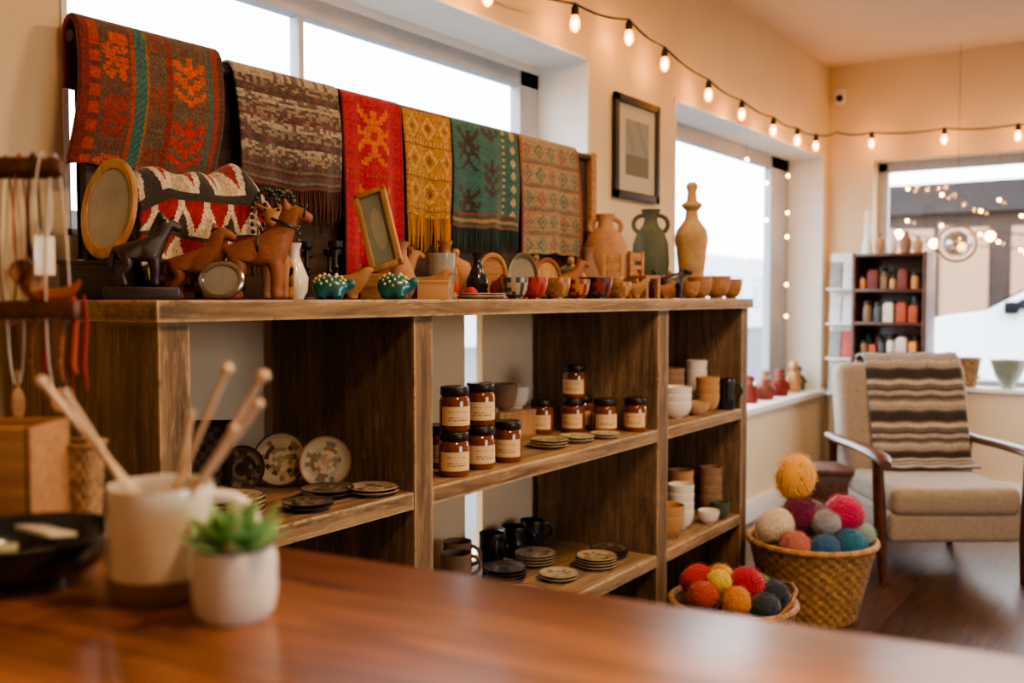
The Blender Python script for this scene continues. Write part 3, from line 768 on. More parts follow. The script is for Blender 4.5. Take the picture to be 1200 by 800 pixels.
def oval(name, w, h, loc, tilt, mats, label, rotz=YAW, cat='mirror'):
    root = empty(name, loc, (0, 0, rotz), label=label, cat=cat)
    mb = MB()
    mb.M = Euler((rad(90-tilt), 0, 0)).to_matrix().to_4x4() @ Matrix.Translation((0, h/2, -.0)) @ Matrix.Diagonal((w/2, h/2, 1, 1))
    mb.lathe([(0, -.006), (.95, -.006), (1, -.002), (1, .006), (.93, .009), (.8, .007), (.78, .003), (0, .003)], 40)
    mb.done('frame', mats[0], parent=root)
    mb = MB(); mb.M = Euler((rad(90-tilt), 0, 0)).to_matrix().to_4x4() @ Matrix.Translation((0, h/2, 0)) @ Matrix.Diagonal((w/2*.78, h/2*.78, 1, 1))
    mb.lathe([(0, .0045), (1, .0035), (1, .002), (0, .002)], 40)
    mb.done('inset', mats[1], parent=root)
    return root
oval('oval_mirror', .112, .20, (1.055, 1.66, ZT+.075), 14, (M_TAN, M_GLASSY), 'tan wooden oval frame with reflective inset leaning upright', rotz=rad(-66))
mb = MB(); mb.box((0, 0, .037), (.11, .075, .074), 0, .004); mb.box((0, 0, .07), (.115, .08, .008), 0, .002)
mb.done('carved_box', M_DKFIG, loc=(1.055, 1.68, ZT), rot=(0, 0, rad(-62)), label='dark wooden box under the oval mirror', cat='box')
oval('glass_dish', .085, .075, (1.15, 1.445, ZT), 22, (M_STEEL, M_GLASSY), 'round glass paperweight dish tilted on its edge', cat='dish')
for x, y, w, h, m, l in [(2.30, 1.66, .09, .14, (M_TAN, M_LBRW), 'tan oval dish leaning upright'), (2.43, 1.64, .095, .145, (M_STEEL, M_GLASSY), 'silver oval dish leaning upright'), (2.60, 1.66, .09, .135, (M_BRW, M_TAN), 'brown oval wooden dish leaning upright')]:
    oval('oval_dish', w, h, (x, y, ZT), 14, m, l, cat='dish')
mb = MB(); mb.box((0, 0, .03), (.11, .07, .06), 0, .004); mb.box((0, 0, .03), (.114, .074, .01), 0, .002)
mb.done('wooden_box', M_LBRW, loc=(1.72, 1.555, ZT), rot=(0, 0, YAW), label='low wooden box supporting the picture frame', cat='box')
small_frame('wooden_picture_frame', .082, .205, (1.72, 1.548, ZT+.073), (rad(-14), rad(-18), YAW-rad(10)), M_TAN, lambda u, v: S(150, 156, 140) if (u-.5)**2+(v-.5)**2 > .09 else S(176, 176, 156), 'pale wooden frame with green-grey print leaning sideways', b=.013)
mb = MB(); mb.box((0, 0, .02), (.075, .05, .04), 0, .003); mb.box((0, 0, .042), (.078, .053, .008), 0, .002)
mb.done('wooden_box', M_CARD, loc=(1.80, 1.475, ZT), rot=(0, 0, rad(-50)), label='small orange-tan lidded wooden box', cat='box')
stack(0, 1.93, 1.455, ZT, 2, 'small tan saucer lying on the top board', 'saucers on top of the shelf', .75)
stack(2, 2.03, 1.47, ZT, 2, 'small cream saucer lying on the top board', 'saucers on top of the shelf', .75)
mb = MB(); mb.lathe([(0, 0), (.033, 0), (.035, .01), (.041, .12), (.039, .12), (.033, .012), (0, .012)], 28)
mb.done('metal_cup', M_GLASSY, loc=(1.985, 1.60, ZT), label='grey glass tumbler on the top board', cat='cup')
def holder(loc, h):
    mb = MB(); mb.lathe([(0, 0), (.022, 0), (.02, .006), (.006, .012), (.005, h*.5), (.009, h*.55), (.005, h*.6), (.006, h*.85), (.016, h*.9), (.016, h), (.011, h), (.011, h*.92), (0, h*.92)], 20)
    return mb.done('candle_holder', M_BLACK, loc=loc, label='slim black metal candle holder', cat='candle holder', group='candle holders on the shelf')
hh = holder((1.53, 1.62, ZT), .13)
for p in [(1.58, 1.67), (1.60, 1.60), (1.50, 1.69), (1.64, 1.66), (1.55, 1.55)]: dup(hh, (*p, ZT), scale=random.uniform(.8, 1.15))
def svase(x, y, s, mat, label):
    mb = MB(); mb.lathe([(0, 0), (.02, 0), (.03, .02), (.032, .05), (.02, .08), (.012, .1), (.012, .115), (.018, .13), (.014, .13), (.008, .11), (0, .1)], 28)
    o = mb.done('small_vase', mat, loc=(x, y, ZT), label=label, cat='vase'); o.scale = (s, s, s)
svase(1.475, 1.60, .95, M_CREAMC, 'small cream ceramic vase'); svase(1.83, 1.60, 1.1, M_TERRA, 'small terracotta bud vase'); svase(2.13, 1.70, 1.25, M_LBRW, 'small turned wooden vase')
svase(2.20, 1.64, 1.0, M_BLUEBL, 'small dark glazed bud vase'); svase(2.98, 1.73, 1.4, M_STONE, 'small brown stoneware vase'); svase(3.28, 1.72, 1.3, M_LBRW, 'small tan wooden vase')
def lpot(x, y, s, mat, label):
    root = empty('lidded_pot', (x, y, ZT), (0, 0, random.uniform(0, 3)), label=label, cat='pot', group='small lidded pots on the shelf'); root.scale = (s, s, s)
    mb = MB(); mb.lathe([(0, 0), (.022, 0), (.034, .018), (.038, .04), (.034, .058), (.028, .064), (0, .064)], 26); mb.done('pot_body', mat, parent=root)
    mb = MB(); mb.lathe([(0, .063), (.030, .063), (.028, .070), (.012, .078), (.006, .082), (.009, .090), (.006, .097), (0, .098)], 22); mb.done('lid', mat, parent=root)
for x, y, s, m, l in [(2.52, 1.70, 1.25, M_STONE, 'small brown lidded clay pot'), (2.80, 1.70, 1.35, M_GREEN, 'small green lidded pot'), (2.87, 1.61, .95, M_BRW, 'small wooden lidded pot'),
                      (2.99, 1.56, .95, M_TERRA, 'small terracotta lidded pot'), (3.20, 1.58, 1.1, M_DKFIG, 'small dark lidded pot'), (3.30, 1.59, .9, M_GOLD, 'small ochre lidded pot'),
                      (3.39, 1.61, 1.1, M_LBRW, 'small tan wooden lidded pot'), (2.91, 1.76, 1.5, M_CARD, 'tan lidded clay pot'), (2.24, 1.75, 1.5, M_TERRA, 'terracotta lidded pot behind bowls'), (1.95, 1.75, 1.5, M_DKFIG, 'dark wooden lidded pot behind cup'), (2.70, 1.77, 1.5, M_STONE, 'brown stoneware lidded pot')]:
    lpot(x, y, s, m, l)
def bird(x, y, rz, s, mat, label):
    V = [(0, 0, .45), (.25, 0, .55), (.42, 0, .82), (.60, 0, .80), (-.3, 0, .48), (-.62, 0, .62), (0, 0, .12), (0, 0, 0)]
    R = [.26, .22, .15, .04, .19, .06, .12, .2]; E = [(0, 1), (1, 2), (2, 3), (0, 4), (4, 5), (0, 6), (6, 7)]
    skinned('carved_bird', V, E, R, mat, (x, y, ZT), (0, 0, rz), s, label=label, cat='figurine', group='carved birds on the shelf')
for x, y, rz, s, m, l in [(1.87, 1.53, -60, .085, M_LBRW, 'small carved tan wooden bird'), (2.17, 1.54, -120, .08, M_BRW, 'small carved brown wooden bird'), (2.43, 1.54, -40, .065, M_DKFIG, 'small carved dark wooden bird'),
                       (2.81, 1.45, -60, .075, M_LBRW, 'small carved tan wooden bird'), (3.02, 1.45, -50, .07, M_BRW, 'small carved brown wooden bird'), (1.52, 1.47, -50, .08, M_LBRW, 'small carved tan wooden bird'), (1.575, 1.52, -120, .07, M_BRW, 'small carved brown wooden bird')]:
    bird(x, y, rad(rz), s, m, l)
def slipper(loc, rz, mat):
    mb = MB(); mb.box((0, 0, .004), (.035, .085, .008), 1, .0035)
    mb.ball((0, -.018, .014), (.018, .026, .018), 0, u=14, w=8)
    mb.box((0, .03, .014), (.03, .02, .018), 0, .006)
    return mb.done('felt_slipper', [mat, M_CREAMC], loc=loc, rot=(0, 0, rz), label='small red felt slipper ornament', cat='slipper', group='felt slippers on the shelf')
s1 = slipper((2.07, 1.57, ZT+.001), rad(-40), plain('red_felt', S(186, 60, 42), .9)); dup(s1, (2.13, 1.61, ZT+.001), (0, 0, rad(-60)))
o = dup(s1, (2.06, 1.66, ZT+.001), (0, 0, rad(20))); o.scale = (1.2, 1.2, 2.0)
o = dup(s1, (2.24, 1.57, ZT+.001), (0, 0, rad(60))); o.scale = (1.1, 1.1, 1.8)
def pbowl(x, y, c1, c2, s, label):
    def cf(k, i): return c1 if (k < 4 or k > 8) else (lerpc(c1, c2, .75) if (hsh(i//2, k) > .5) else c1)
    bowl('painted_bowl', .034*s, .052*s, None, cf, loc=(x, y, ZT), label=label, cat='bowl', group='painted bowls on the shelf')
for x, y, c1, c2, s, l in [(2.125, 1.46, S(60, 72, 84), S(206, 190, 160), 1.1, 'small dark blue and cream painted bowl'),
    (2.235, 1.47, S(160, 40, 48), S(190, 80, 70), 1.15, 'small deep red painted bowl'), (2.355, 1.47, S(184, 138, 90), S(130, 92, 60), 1.15, 'small woven tan bowl'),
    (2.47, 1.47, S(130, 40, 46), S(206, 150, 90), 1.1, 'small red and gold painted bowl'), (2.58, 1.46, S(44, 46, 62), S(150, 60, 56), 1.25, 'small navy painted bowl'),
    (2.52, 1.57, S(170, 80, 56), S(220, 170, 100), 1.1, 'small orange painted bowl'), (2.68, 1.54, S(80, 58, 50), S(170, 120, 84), 1.3, 'small brown painted bowl'),
    (2.32, 1.56, S(180, 70, 54), S(80, 76, 74), 1.0, 'small red bowl standing behind'), (2.64, 1.62, S(60, 90, 90), S(190, 170, 130), 1.0, 'small teal bowl standing behind'), (2.70, 1.45, S(190, 150, 104), S(140, 90, 60), 1.0, 'small tan painted bowl')]:
    pbowl(x, y, c1, c2, s, l)
def minichair(loc, rz, s, mat, label):
    root = empty('miniature_chair', loc, (0, 0, rz), label=label, cat='miniature chair', group='miniature chairs on the shelf')
    mb = MB(); mb.box((0, 0, .45*s), (.5*s, .5*s, .07*s), 0, .01*s); mb.done('seat', mat, parent=root)
    for x in (-.2, .2):
        mb = MB(); mb.box((x*s, -.2*s, .21*s), (.09*s, .09*s, .42*s), 0, .01*s); mb.done('leg', mat, parent=root)
        mb = MB(); mb.box((x*s, .21*s, .5*s), (.09*s, .08*s, 1.0*s), 0, .01*s); mb.done('leg', mat, parent=root)
    mb = MB(); mb.box((0, .21*s, .88*s), (.36*s, .05*s, .18*s), 0, .01*s); mb.box((0, .21*s, .66*s), (.36*s, .05*s, .1*s), 0, .01*s); mb.done('backrest', mat, parent=root)
    return root
minichair((2.92, 1.48, ZT), rad(-10), .16, M_LBRW, 'miniature tan wooden chair on the top board'); minichair((2.80, 1.54, ZT), rad(-70), .15, M_TAN, 'miniature pale wooden chair on the top board')
def vase(name, prof, mat, loc, label, handles=None, rotz=YAW, cat='vase', sc_=1.0):
    root = empty(name, loc, (0, 0, rotz), label=label, cat=cat); root.scale = (sc_,)*3
    mb = MB(); mb.lathe(prof, 40); mb.done('vase_body', mat, parent=root)
    for (r, z, rr, hh, sd) in (handles or []):
        mb = MB(); mb.tube([(sd*(r+rr*math.cos(rad(90-180*k/12))), 0, z+hh*math.sin(rad(90-180*k/12))) for k in range(13)], .009, 8)
        mb.done('handle', mat, parent=root)
    return root
vase('terracotta_jug', [(0, 0), (.05, 0), (.074, .06), (.08, .14), (.078, .20), (.064, .24), (.044, .255), (.030, .268), (.027, .29), (.036, .318), (.030, .318), (.022, .28), (0, .25)], M_TERRA, (3.12, 1.74, ZT), 'terracotta jug with two small handles', [(.030, .272, .030, .028, 1), (.030, .272, .030, .028, -1)], sc_=.97)
vase('green_jug', [(0, 0), (.05, 0), (.070, .06), (.076, .15), (.072, .22), (.054, .27), (.032, .295), (.026, .32), (.040, .36), (.032, .36), (.020, .32), (0, .3)], M_GREEN, (3.45, 1.72, ZT), 'dark olive green glazed jug with handles', [(.032, .30, .038, .036, 1), (.032, .30, .038, .036, -1)], sc_=.97)
vase('tan_bottle_vase', [(0, 0), (.045, 0), (.046, .05), (.052, .12), (.060, .19), (.066, .235), (.060, .27), (.038, .30), (.028, .315), (.024, .345), (.042, .365), (.040, .375), (.022, .385), (.018, .42), (.026, .445), (.014, .46), (0, .455)], M_GOLD, (3.57, 1.60, ZT), 'tall pale tan carved bottle vase')
for x, y, r, h in [(3.36, 1.47, .045, .08), (3.49, 1.46, .055, .085), (3.61, 1.45, .045, .075), (3.27, 1.47, .035, .06)]:
    bowl('wooden_bowl', r, h, M_LBRW, loc=(x, y, ZT), label='small turned wooden bowl at the end of the shelf', cat='bowl', group='wooden bowls on the shelf')
bowl('wooden_bowl', .045, .07, M_BRW, loc=(3.08, 1.61, ZT), label='small brown wooden bowl among the trinkets', cat='bowl', group='wooden bowls on the shelf')

def bcf(i, k): return S(206, 160, 92) if (i+k) % 3 == 0 else (S(40, 34, 32) if (i-k) % 4 < 2 else S(150, 60, 40))
mb = MB(); basket_mesh(mb, .085, .10, .105, S(120, 84, 52), 9, 26, .003, .006, cfn=bcf)
mb.done('wicker_basket', M_WICK, loc=(1.335, 1.735, ZT), label='small dark and gold woven basket under a folded blanket', cat='basket')
root = empty('draped_textile', (1.30, 1.735, ZT+.06), label='red, cream and black zigzag textile draped over a basket', cat='blanket')
mb = MB(); N = 110; K = 74; L = .35; G = []
for i in range(N+1):
    u = i/N; row = []
    edge = abs(2*u-1)
    for k in range(K+1):
        t = k/K
        fold = .010*math.sin(u*15+1.0)+.007*math.sin(u*31+t*2)
        lump = .016*math.sin(u*7.5+1.5)+.008*math.sin(u*17)
        if t < .12: y, z = .078, .03+.10*(t/.12)
        elif t < .52:
            a = pi*(t-.12)/.40
            y = .078*math.cos(a)+.010*math.sin(u*12)*math.sin(a); z = .13+.075*math.sin(a)**.65+lump*math.sin(a)+.010*math.sin(3*a+u*4)*math.sin(a)
        else:
            q = (t-.52)/.48; y = -.078-.020*q-fold*q-.010*math.sin(q*pi*2)*(.5+.5*math.sin(u*6)); z = .13-.135*q+.016*math.sin(u*10)*q
        z -= .045*max(0, edge-.6)/.4*max(.0, math.sin(pi*min(1, t*1.4)))
        row.append(mb.v((-L/2+L*u+.012*math.sin(t*5+u), y, z)))
    G.append(row)
for i in range(N):
    for k in range(K):
        c = mulc(pat7(i, k, N, K), .78+.35*hsh(i, k, 3))
        mb.face([G[i][k], G[i+1][k], G[i+1][k+1], G[i][k+1]], 0, c)
o = mb.done('cloth', M_CLOTH, parent=root, sharp=80); md = o.modifiers.new('s', 'SOLIDIFY'); md.thickness = .007; md.offset = 0
mb = MB()
for q in range(44):
    u = (q+.5)/44; x = -L/2+L*u+.012*math.sin(5+u); zz = -.005+.016*math.sin(u*10)
    yy = -.098-(.010*math.sin(u*15+1.0)+.007*math.sin(u*31+2))
    mb.tube([(x, yy, zz+.004), (x+random.uniform(-.003, .003), yy-.002, zz-.022)], [.0026, .0016], 5, 0, mulc(S(200, 160, 90) if q % 3 else S(60, 46, 44), random.uniform(.7, 1.1)))
mb.done('fringe', M_FRINGE, parent=root, kind='stuff')
def necklace(loc, rz, c, n=30, a=.03, b=.075):
    mb = MB()
    for k in range(n):
        t = 2*pi*k/n; mb.ball((a*math.cos(t), .004*math.sin(3*t), b*math.sin(t)), .0052, 0, u=10, w=7, c=mulc(c, random.uniform(.6, 1.2)))
    return mb.done('bead_necklace', M_CERP, loc=loc, rot=(0, 0, rz), label='strand of glossy beads hanging over the blanket', cat='necklace', group='bead necklaces')
for i, (x, c) in enumerate([(1.41, S(40, 60, 50)), (1.435, S(20, 24, 28)), (1.46, S(90, 104, 74))]):
    necklace((x, 1.615-.004*i, ZT+.16), rad(-25+8*i), c)

# ---------------------------------------------------------------- counter top things
MUG = Vector((.4927, .6988, .97))
mug_obj('stoneware_mug', .0432, .094, M_CREAMC, MUG, math.atan2(RT.y, RT.x)+rad(10), 'cream glazed mug with bare clay base holding wooden needles', band=M_BAND, hr=1.15)
def needle(s0, z0, d0, s1, z1, d1, r, knob, label):
    a = MUG*1; a.z = 0
    p0 = a+RT*s0+FW*d0+Vector((0, 0, z0)); p1 = a+RT*s1+FW*d1+Vector((0, 0, z1))
    mb = MB(); d = (p1-p0)
    mb.tube([(0, 0, 0), tuple(d*.04), tuple(d*.5), tuple(d)], [r*.4, r*.9, r, r*1.05], 10)
    mb.ball(tuple(d), (knob, knob, knob*.9), 0, u=14, w=10)
    mb.done('wooden_knitting_needle', M_PALEW, loc=p0, label=label, cat='knitting needle', group='wooden needles in the mug')
L1 = 'pale wooden knitting needle with round knob standing in the mug'
needle(-.022, .980, .0, .056, 1.160, .004, .0025, .0056, L1)
needle(-.020, .980, .012, .083, 1.153, .016, .0027, .0060, L1)
needle(-.024, .983, -.010, .086, 1.132, -.012, .0028, .0048, L1)
needle(-.014, .988, -.020, .070, 1.114, -.028, .0026, .0042, L1)
needle(.024, .996, .006, -.098, 1.150, .0, .0031, .0052, L1)
needle(.020, .992, -.014, -.070, 1.142, -.018, .0025, .0038, L1)
needle(-.008, .980, .022, .019, 1.120, .024, .0023, .003, 'short thin wooden needle standing in the mug')
pr = empty('potted_succulent', (.492, .605, .97), label='green succulent in a small white ceramic pot', cat='plant')
mb = MB(); mb.lathe([(0, 0), (.026, 0), (.0305, .006), (.0325, .02), (.0325, .045), (.031, .053), (.0295, .055), (.028, .053), (.0285, .045), (0, .044)], 40); mb.done('pot', M_POT, parent=pr)
mb = MB(); mb.lathe([(0, .0485), (.015, .0475), (.0275, .046), (0, .0445)], 24); mb.done('soil', M_SOIL, parent=pr)
mb = MB()
def leaf(mb, M, L, w, t):
    old = mb.M; mb.M = M; n = 9; rings = []
    for k in range(n+1):
        u = k/n; ww = w*(math.sin(pi*min(1, .14+u*.62))**.8)*(1.0 if u < .55 else max(.03, 1-((u-.55)/.45)**1.3)); tt = t*(1-u*.8)
        rings.append([mb.v((L*u, ww*math.cos(2*pi*q/8), tt*math.sin(2*pi*q/8)+.25*L*u*u)) for q in range(8)])
    for k in range(n):
        c = [S(104, 166, 104), S(130, 186, 122), S(156, 206, 146)][min(2, k//3)] if k < 8 else S(200, 186, 136)
        for q in range(8): mb.face([rings[k][q], rings[k][(q+1) % 8], rings[k+1][(q+1) % 8], rings[k+1][q]], 0, c)
    mb.face(rings[-1], 0, S(160, 150, 100)); mb.M = old
for lay, (n, L_, el, w) in enumerate([(8, .051, 8, .0125), (7, .046, 26, .012), (6, .038, 46, .0105), (4, .026, 68, .0085)]):
    for k in range(n):
        M = Matrix.Translation((0, 0, .05+.003*lay)) @ Matrix.Rotation(2*pi*k/n+lay*.5+random.uniform(-.1, .1), 4, 'Z') @ Matrix.Rotation(-rad(el), 4, 'Y')
        leaf(mb, M, L_*random.uniform(.92, 1.08), w, .0038)
mb.done('succulent', attrmat('succulent_leaf', .45, 60, .05, .15), parent=pr, sharp=60)
DB = (.452, .838, .97)
bowl('dark_glazed_bowl', .078, .042, M_BLUEBL, loc=DB, label='shallow dark glazed bowl on the counter', cat='bowl')
for i, (dx, dy, c) in enumerate([(.015, -.012, M_CREAMC), (-.02, .01, plain('sage_paper', S(160, 168, 140), .8)), (.03, .02, M_CREAMC)]):
    mb = MB(); mb.box((0, 0, 0), (.045, .032, .005), 0, .0015)
    mb.done('paper_packet', c, loc=(DB[0]+dx, DB[1]+dy, DB[2]+.022+.006*i), rot=(rad(6*i), rad(8-6*i), rad(20+40*i)), label='small folded paper packet lying in the bowl', cat='packet', group='paper packets in the bowl')
mb = MB(); t = .006
mb.box2((-.055, -.045, 0), (.055, .045, t)); mb.box2((-.055, -.045, 0), (.055, -.045+t, .12), 0, .001); mb.box2((-.055, .045-t, 0), (.055, .045, .12), 0, .001)
mb.box2((-.055, -.045, 0), (-.055+t, .045, .12), 0, .001); mb.box2((.055-t, -.045, 0), (.055, .045, .12), 0, .001); mb.box2((-.02, -.0465, .03), (.022, -.045, .065), 1)
mb.box2((-.048, -.038, .104), (.048, .038, .112), 2, .002)
mb.done('wooden_box', [M_BOX, M_CREAMC, M_BOX], loc=(.515, 1.005, .97), rot=(0, 0, YAW), label='brown wooden box with small white tag on the counter', cat='box')
mb = MB(); basket_mesh(mb, .025, .030, .085, S(186, 148, 104), 10, 26, .0016, .0035, sq=.8)
mb.done('wicker_basket', M_WICK, loc=(.594, 1.0, .97), rot=(0, 0, YAW), label='small rectangular tan wicker basket on the counter', cat='basket')

ST = Vector((.61, 1.1, 0))
sroot = empty('jewellery_stand', ST+RT*-.13+Vector((0, 0, .97)), (0, 0, YAW), label='dark wooden stand with two bars for hanging jewellery', cat='stand')
mb = MB(); mb.box((0, 0, .01), (.09, .09, .02), 0, .005); mb.done('base', M_DARKW, parent=sroot)
mb = MB(); mb.tube([(0, 0, .018), (0, 0, .43)], .011, 12); mb.done('post', M_DARKW, parent=sroot)
mb = MB(); mb.tube([(-.03, 0, .40), (.158, 0, .40), (.166, 0, .40)], [.013, .013, .008], 14); mb.done('bar', M_CHW, parent=sroot)
mb = MB(); mb.box((.075, 0, .235), (.22, .035, .022), 0, .006); mb.done('tray_bar', M_CHW, parent=sroot)
def hang(name, s, ztop, zbot, w, mat, label, cat, pend=None, d=0, rr=.0012):
    p = ST+RT*s+FW*d
    root = empty(name, (p.x, p.y, zbot), (0, 0, YAW+rad(60)), label=label, cat=cat, group='necklaces hanging on the stand')
    L = ztop-zbot; pts = []
    for k in range(24):
        a = 2*pi*k/24; cz = math.cos(a)
        pts.append((w*math.sin(a)*(1-.35*cz), 0, L*(.5+.5*cz)))
    mb = MB(); mb.tube(pts, rr, 6, closed=True); mb.done('cord', mat, parent=root)
    if pend == 'spoon':
        mb = MB(); mb.ball((0, 0, -.02), (.009, .004, .02), 0); mb.tube([(0, 0, -.002), (0, 0, .02)], .003, 8); mb.done('pendant', M_LBRW, parent=root)
    elif pend == 'tag':
        mb = MB(); mb.box((0, 0, -.022), (.026, .0015, .045), 0, .0006); mb.done('price_tag', M_CREAMC, parent=root)
    elif pend == 'disc':
        mb = MB(); mb.M = Euler((rad(90), 0, 0)).to_matrix().to_4x4(); mb.lathe([(0, -.002), (.014, -.002), (.014, .002), (0, .002)], 24); mb.done('pendant', M_BRW, parent=root)
    return root
hang('cord_necklace', .028, 1.386, 1.10, .015, M_CORD, 'white cord necklace hanging from the bar', 'necklace', 'disc')
hang('cord_necklace', -.022, 1.386, 1.115, .010, M_CORD, 'white cord necklace with wooden pendant', 'necklace', 'spoon')
hang('cord_necklace', .018, 1.386, 1.29, .01, M_CORD, 'thin white cord with a paper tag', 'necklace', 'tag', d=-.01)
hang('cord_necklace', .0, 1.386, 1.24, .008, M_BCORD, 'thin dark cord necklace on the bar', 'necklace', 'disc', d=.004)
hang('cord_necklace', -.035, 1.386, 1.20, .010, M_BCORD, 'short dark cord necklace with round pendant', 'necklace', 'disc', d=.01)
hang('cord_necklace', .006, 1.386, 1.26, .007, M_BCORD, 'short dark cord necklace with wooden pendant', 'necklace', 'spoon', d=-.008, rr=.0018)
hang('cord_necklace', -.012, 1.386, 1.25, .008, M_ORNG, 'orange cord necklace with round pendant', 'necklace', 'disc', d=-.004)
for i, (s, m, zb) in enumerate([(.046, M_ORNG, 1.13), (.056, M_RED, 1.11), (.038, M_RED, 1.10), (.03, M_BRW, 1.12), (.010, M_RED, 1.13), (-.008, M_BRW, 1.12)]):
    p = ST+RT*s+FW*(.004*(i % 3)); mb = MB()
    mb.tube([(0, 0, 0), (.003, 0, -.03), (-.002, 0, -.08), (.002, 0, zb-1.222)], [.002, .003, .004, .002], 6)
    mb.done('leather_strap', m, loc=(p.x, p.y, 1.222), rot=(0, 0, YAW), label='red-orange leather strap hanging from the lower bar' if m != M_BRW else 'brown leather strap hanging from the lower bar', cat='strap', group='leather straps')
mb = MB(); pts = [(.038*math.cos(rad(200+14*k)), 0, .03*math.sin(rad(200+14*k))+.032) for k in range(11)]
mb.tube(pts, [.002, .004, .006, .008, .009, .009, .009, .008, .006, .004, .002], 10)
p = ST+RT*.02+FW*-.004
mb.done('wooden_crescent', plain('orange_wood', S(160, 84, 48), .45, var=.2), loc=(p.x, p.y, 1.218), rot=(0, 0, YAW), label='curved orange carved wooden crescent on the lower bar', cat='ornament')

def art(u, v):
    if u < .2 or u > .8 or v < .18 or v > .82: return S(200, 192, 172)
    if v < .42: return S(124, 122, 110)
    return S(152, 154, 148) if (u*3+v*2) % 1 > .3 else S(142, 146, 140)
small_frame('framed_picture', .40, .42, (3.65, 1.884, 1.625), (rad(0), 0, 0), M_BLACK, art, 'dark framed muted print hanging on the cream wall', 'picture', b=.032, gw=40)
# ---------------------------------------------------------------- string lights
SO = Vector((3.0, 1.8, 2.2))
sl = empty('string_light', SO, label='black cord string lights with warm glowing bulbs along the wall', cat='string lights')
BL = [(1.9, 1.8, 2.14), (2.47, 1.8, 2.16), (3.0, 1.8, 2.20), (3.41, 1.8, 2.24), (3.73, 1.8, 2.20), (4.19, 1.8, 2.15), (4.6, 1.8, 2.125), (5.05, 1.8, 2.11), (5.44, 1.8, 2.11), (5.78, 1.8, 2.12), (6.25, 1.60, 2.18), (6.25, 1.18, 2.165), (6.25, .786, 2.15), (6.25, .35, 2.15), (6.25, -.1, 2.16)]
anchors = [(1.3, 1.85, 2.22)]+[(x, y, z+.065) for x, y, z in BL[:10]]+[(6.28, 1.83, 2.27)]+[(x, y, z+.062) for x, y, z in BL[10:]]
pts = []
for a, b in zip(anchors, anchors[1:]):
    for k in range(6):
        t = k/6; p = Vector(a).lerp(Vector(b), t); p.z -= .015*math.sin(pi*t); pts.append(tuple(p-SO))
mb = MB(); mb.tube(pts, .0045, 6); mb.done('cable', M_BCORD, parent=sl)
mbb = MB(); mbb.lathe([(0, -.034), (.008, -.032), (.0155, -.022), (.0185, -.008), (.0165, .008), (.0105, .022), (.010, .028), (0, .028)], 20)
mbb.ball((0, 0, -.006), (.0072, .0072, .015), 1, u=12, w=8)
b0 = mbb.done('bulb', [M_BGLASS, M_BULB], parent=sl, loc=Vector(BL[0])-SO)
mbb = MB(); mbb.lathe([(0, .024), (.012, .024), (.0135, .03), (.0135, .05), (.009, .058), (.005, .068), (0, .068)], 16)
s0 = mbb.done('socket', M_BLACK, parent=sl, loc=b0.location)
for p in BL[1:]:
    for o in (b0, s0):
        n = o.copy(); n.parent = sl; n.location = Vector(p)-SO; COL.objects.link(n)
for p in BL:
    l = bpy.data.lights.new('bulb_light', 'POINT'); l.energy = 2.0; l.color = (1, .48, .16); l.shadow_soft_size = .01
    o = bpy.data.objects.new('bulb_light', l); COL.objects.link(o); o.location = (p[0], p[1], p[2]-.006)
def bokeh(x, y, zt, zs, label):  # strands added to imitate warm bulb spots reflected in the panes
    root = empty('bokeh_light_strand', (x, y, zt), label=label, cat='fairy lights', group='fairy light strands in the windows')
    mb = MB(); mb.tube([(0, 0, 0), (.004, .002, -.5*(zt-zs[-1])), (0, 0, zs[-1]-zt)], .0008, 5); mb.done('cable', M_BCORD, parent=root)
    for z in zs:
        mb = MB(); mb.ball((0, 0, z-zt), .0105, 0, u=12, w=8); mb.done('bulb', M_BOKEH, parent=root)
fl = 'added thin strand of tiny warm fairy lights in the window'
bokeh(5.30, 2.04, 2.105, [2.0, 1.45], fl); bokeh(5.62, 2.04, 2.105, [1.9, 1.68], fl); bokeh(6.0, 2.04, 2.105, [1.98, 1.75, 1.6, 1.3, 1.1], fl)
for y, zz in [(1.42, [1.9, 1.7]), (1.22, [1.85, 1.66]), (1.0, [1.74, 1.6]), (.9, [1.8, 1.55]), (.78, [1.70, 1.5]), (.68, [1.76, 1.6])]:
    bokeh(6.43, y, 2.078, zz, fl)
oroot = empty('hanging_glass_ornament', (6.15, 1.08, 1.43), label='round glass globe in a brass ring hanging from the ceiling', cat='ornament')
mb = MB(); mb.tube([(0, .105*math.cos(2*pi*k/36), .105+.105*math.sin(2*pi*k/36)) for k in range(36)], .007, 8, closed=True); mb.done('ring', M_BRASS, parent=oroot)
mb = MB(); mb.ball((0, 0, .105), .08, 0, u=28, w=18); mb.done('glass_globe', pane('globe_glass', .35, (.6, .6, .6, 1)), parent=oroot)
mb = MB(); mb.tube([(0, 0, .21), (0, 0, 1.27)], .0012, 6); mb.done('cord', M_BCORD, parent=oroot)

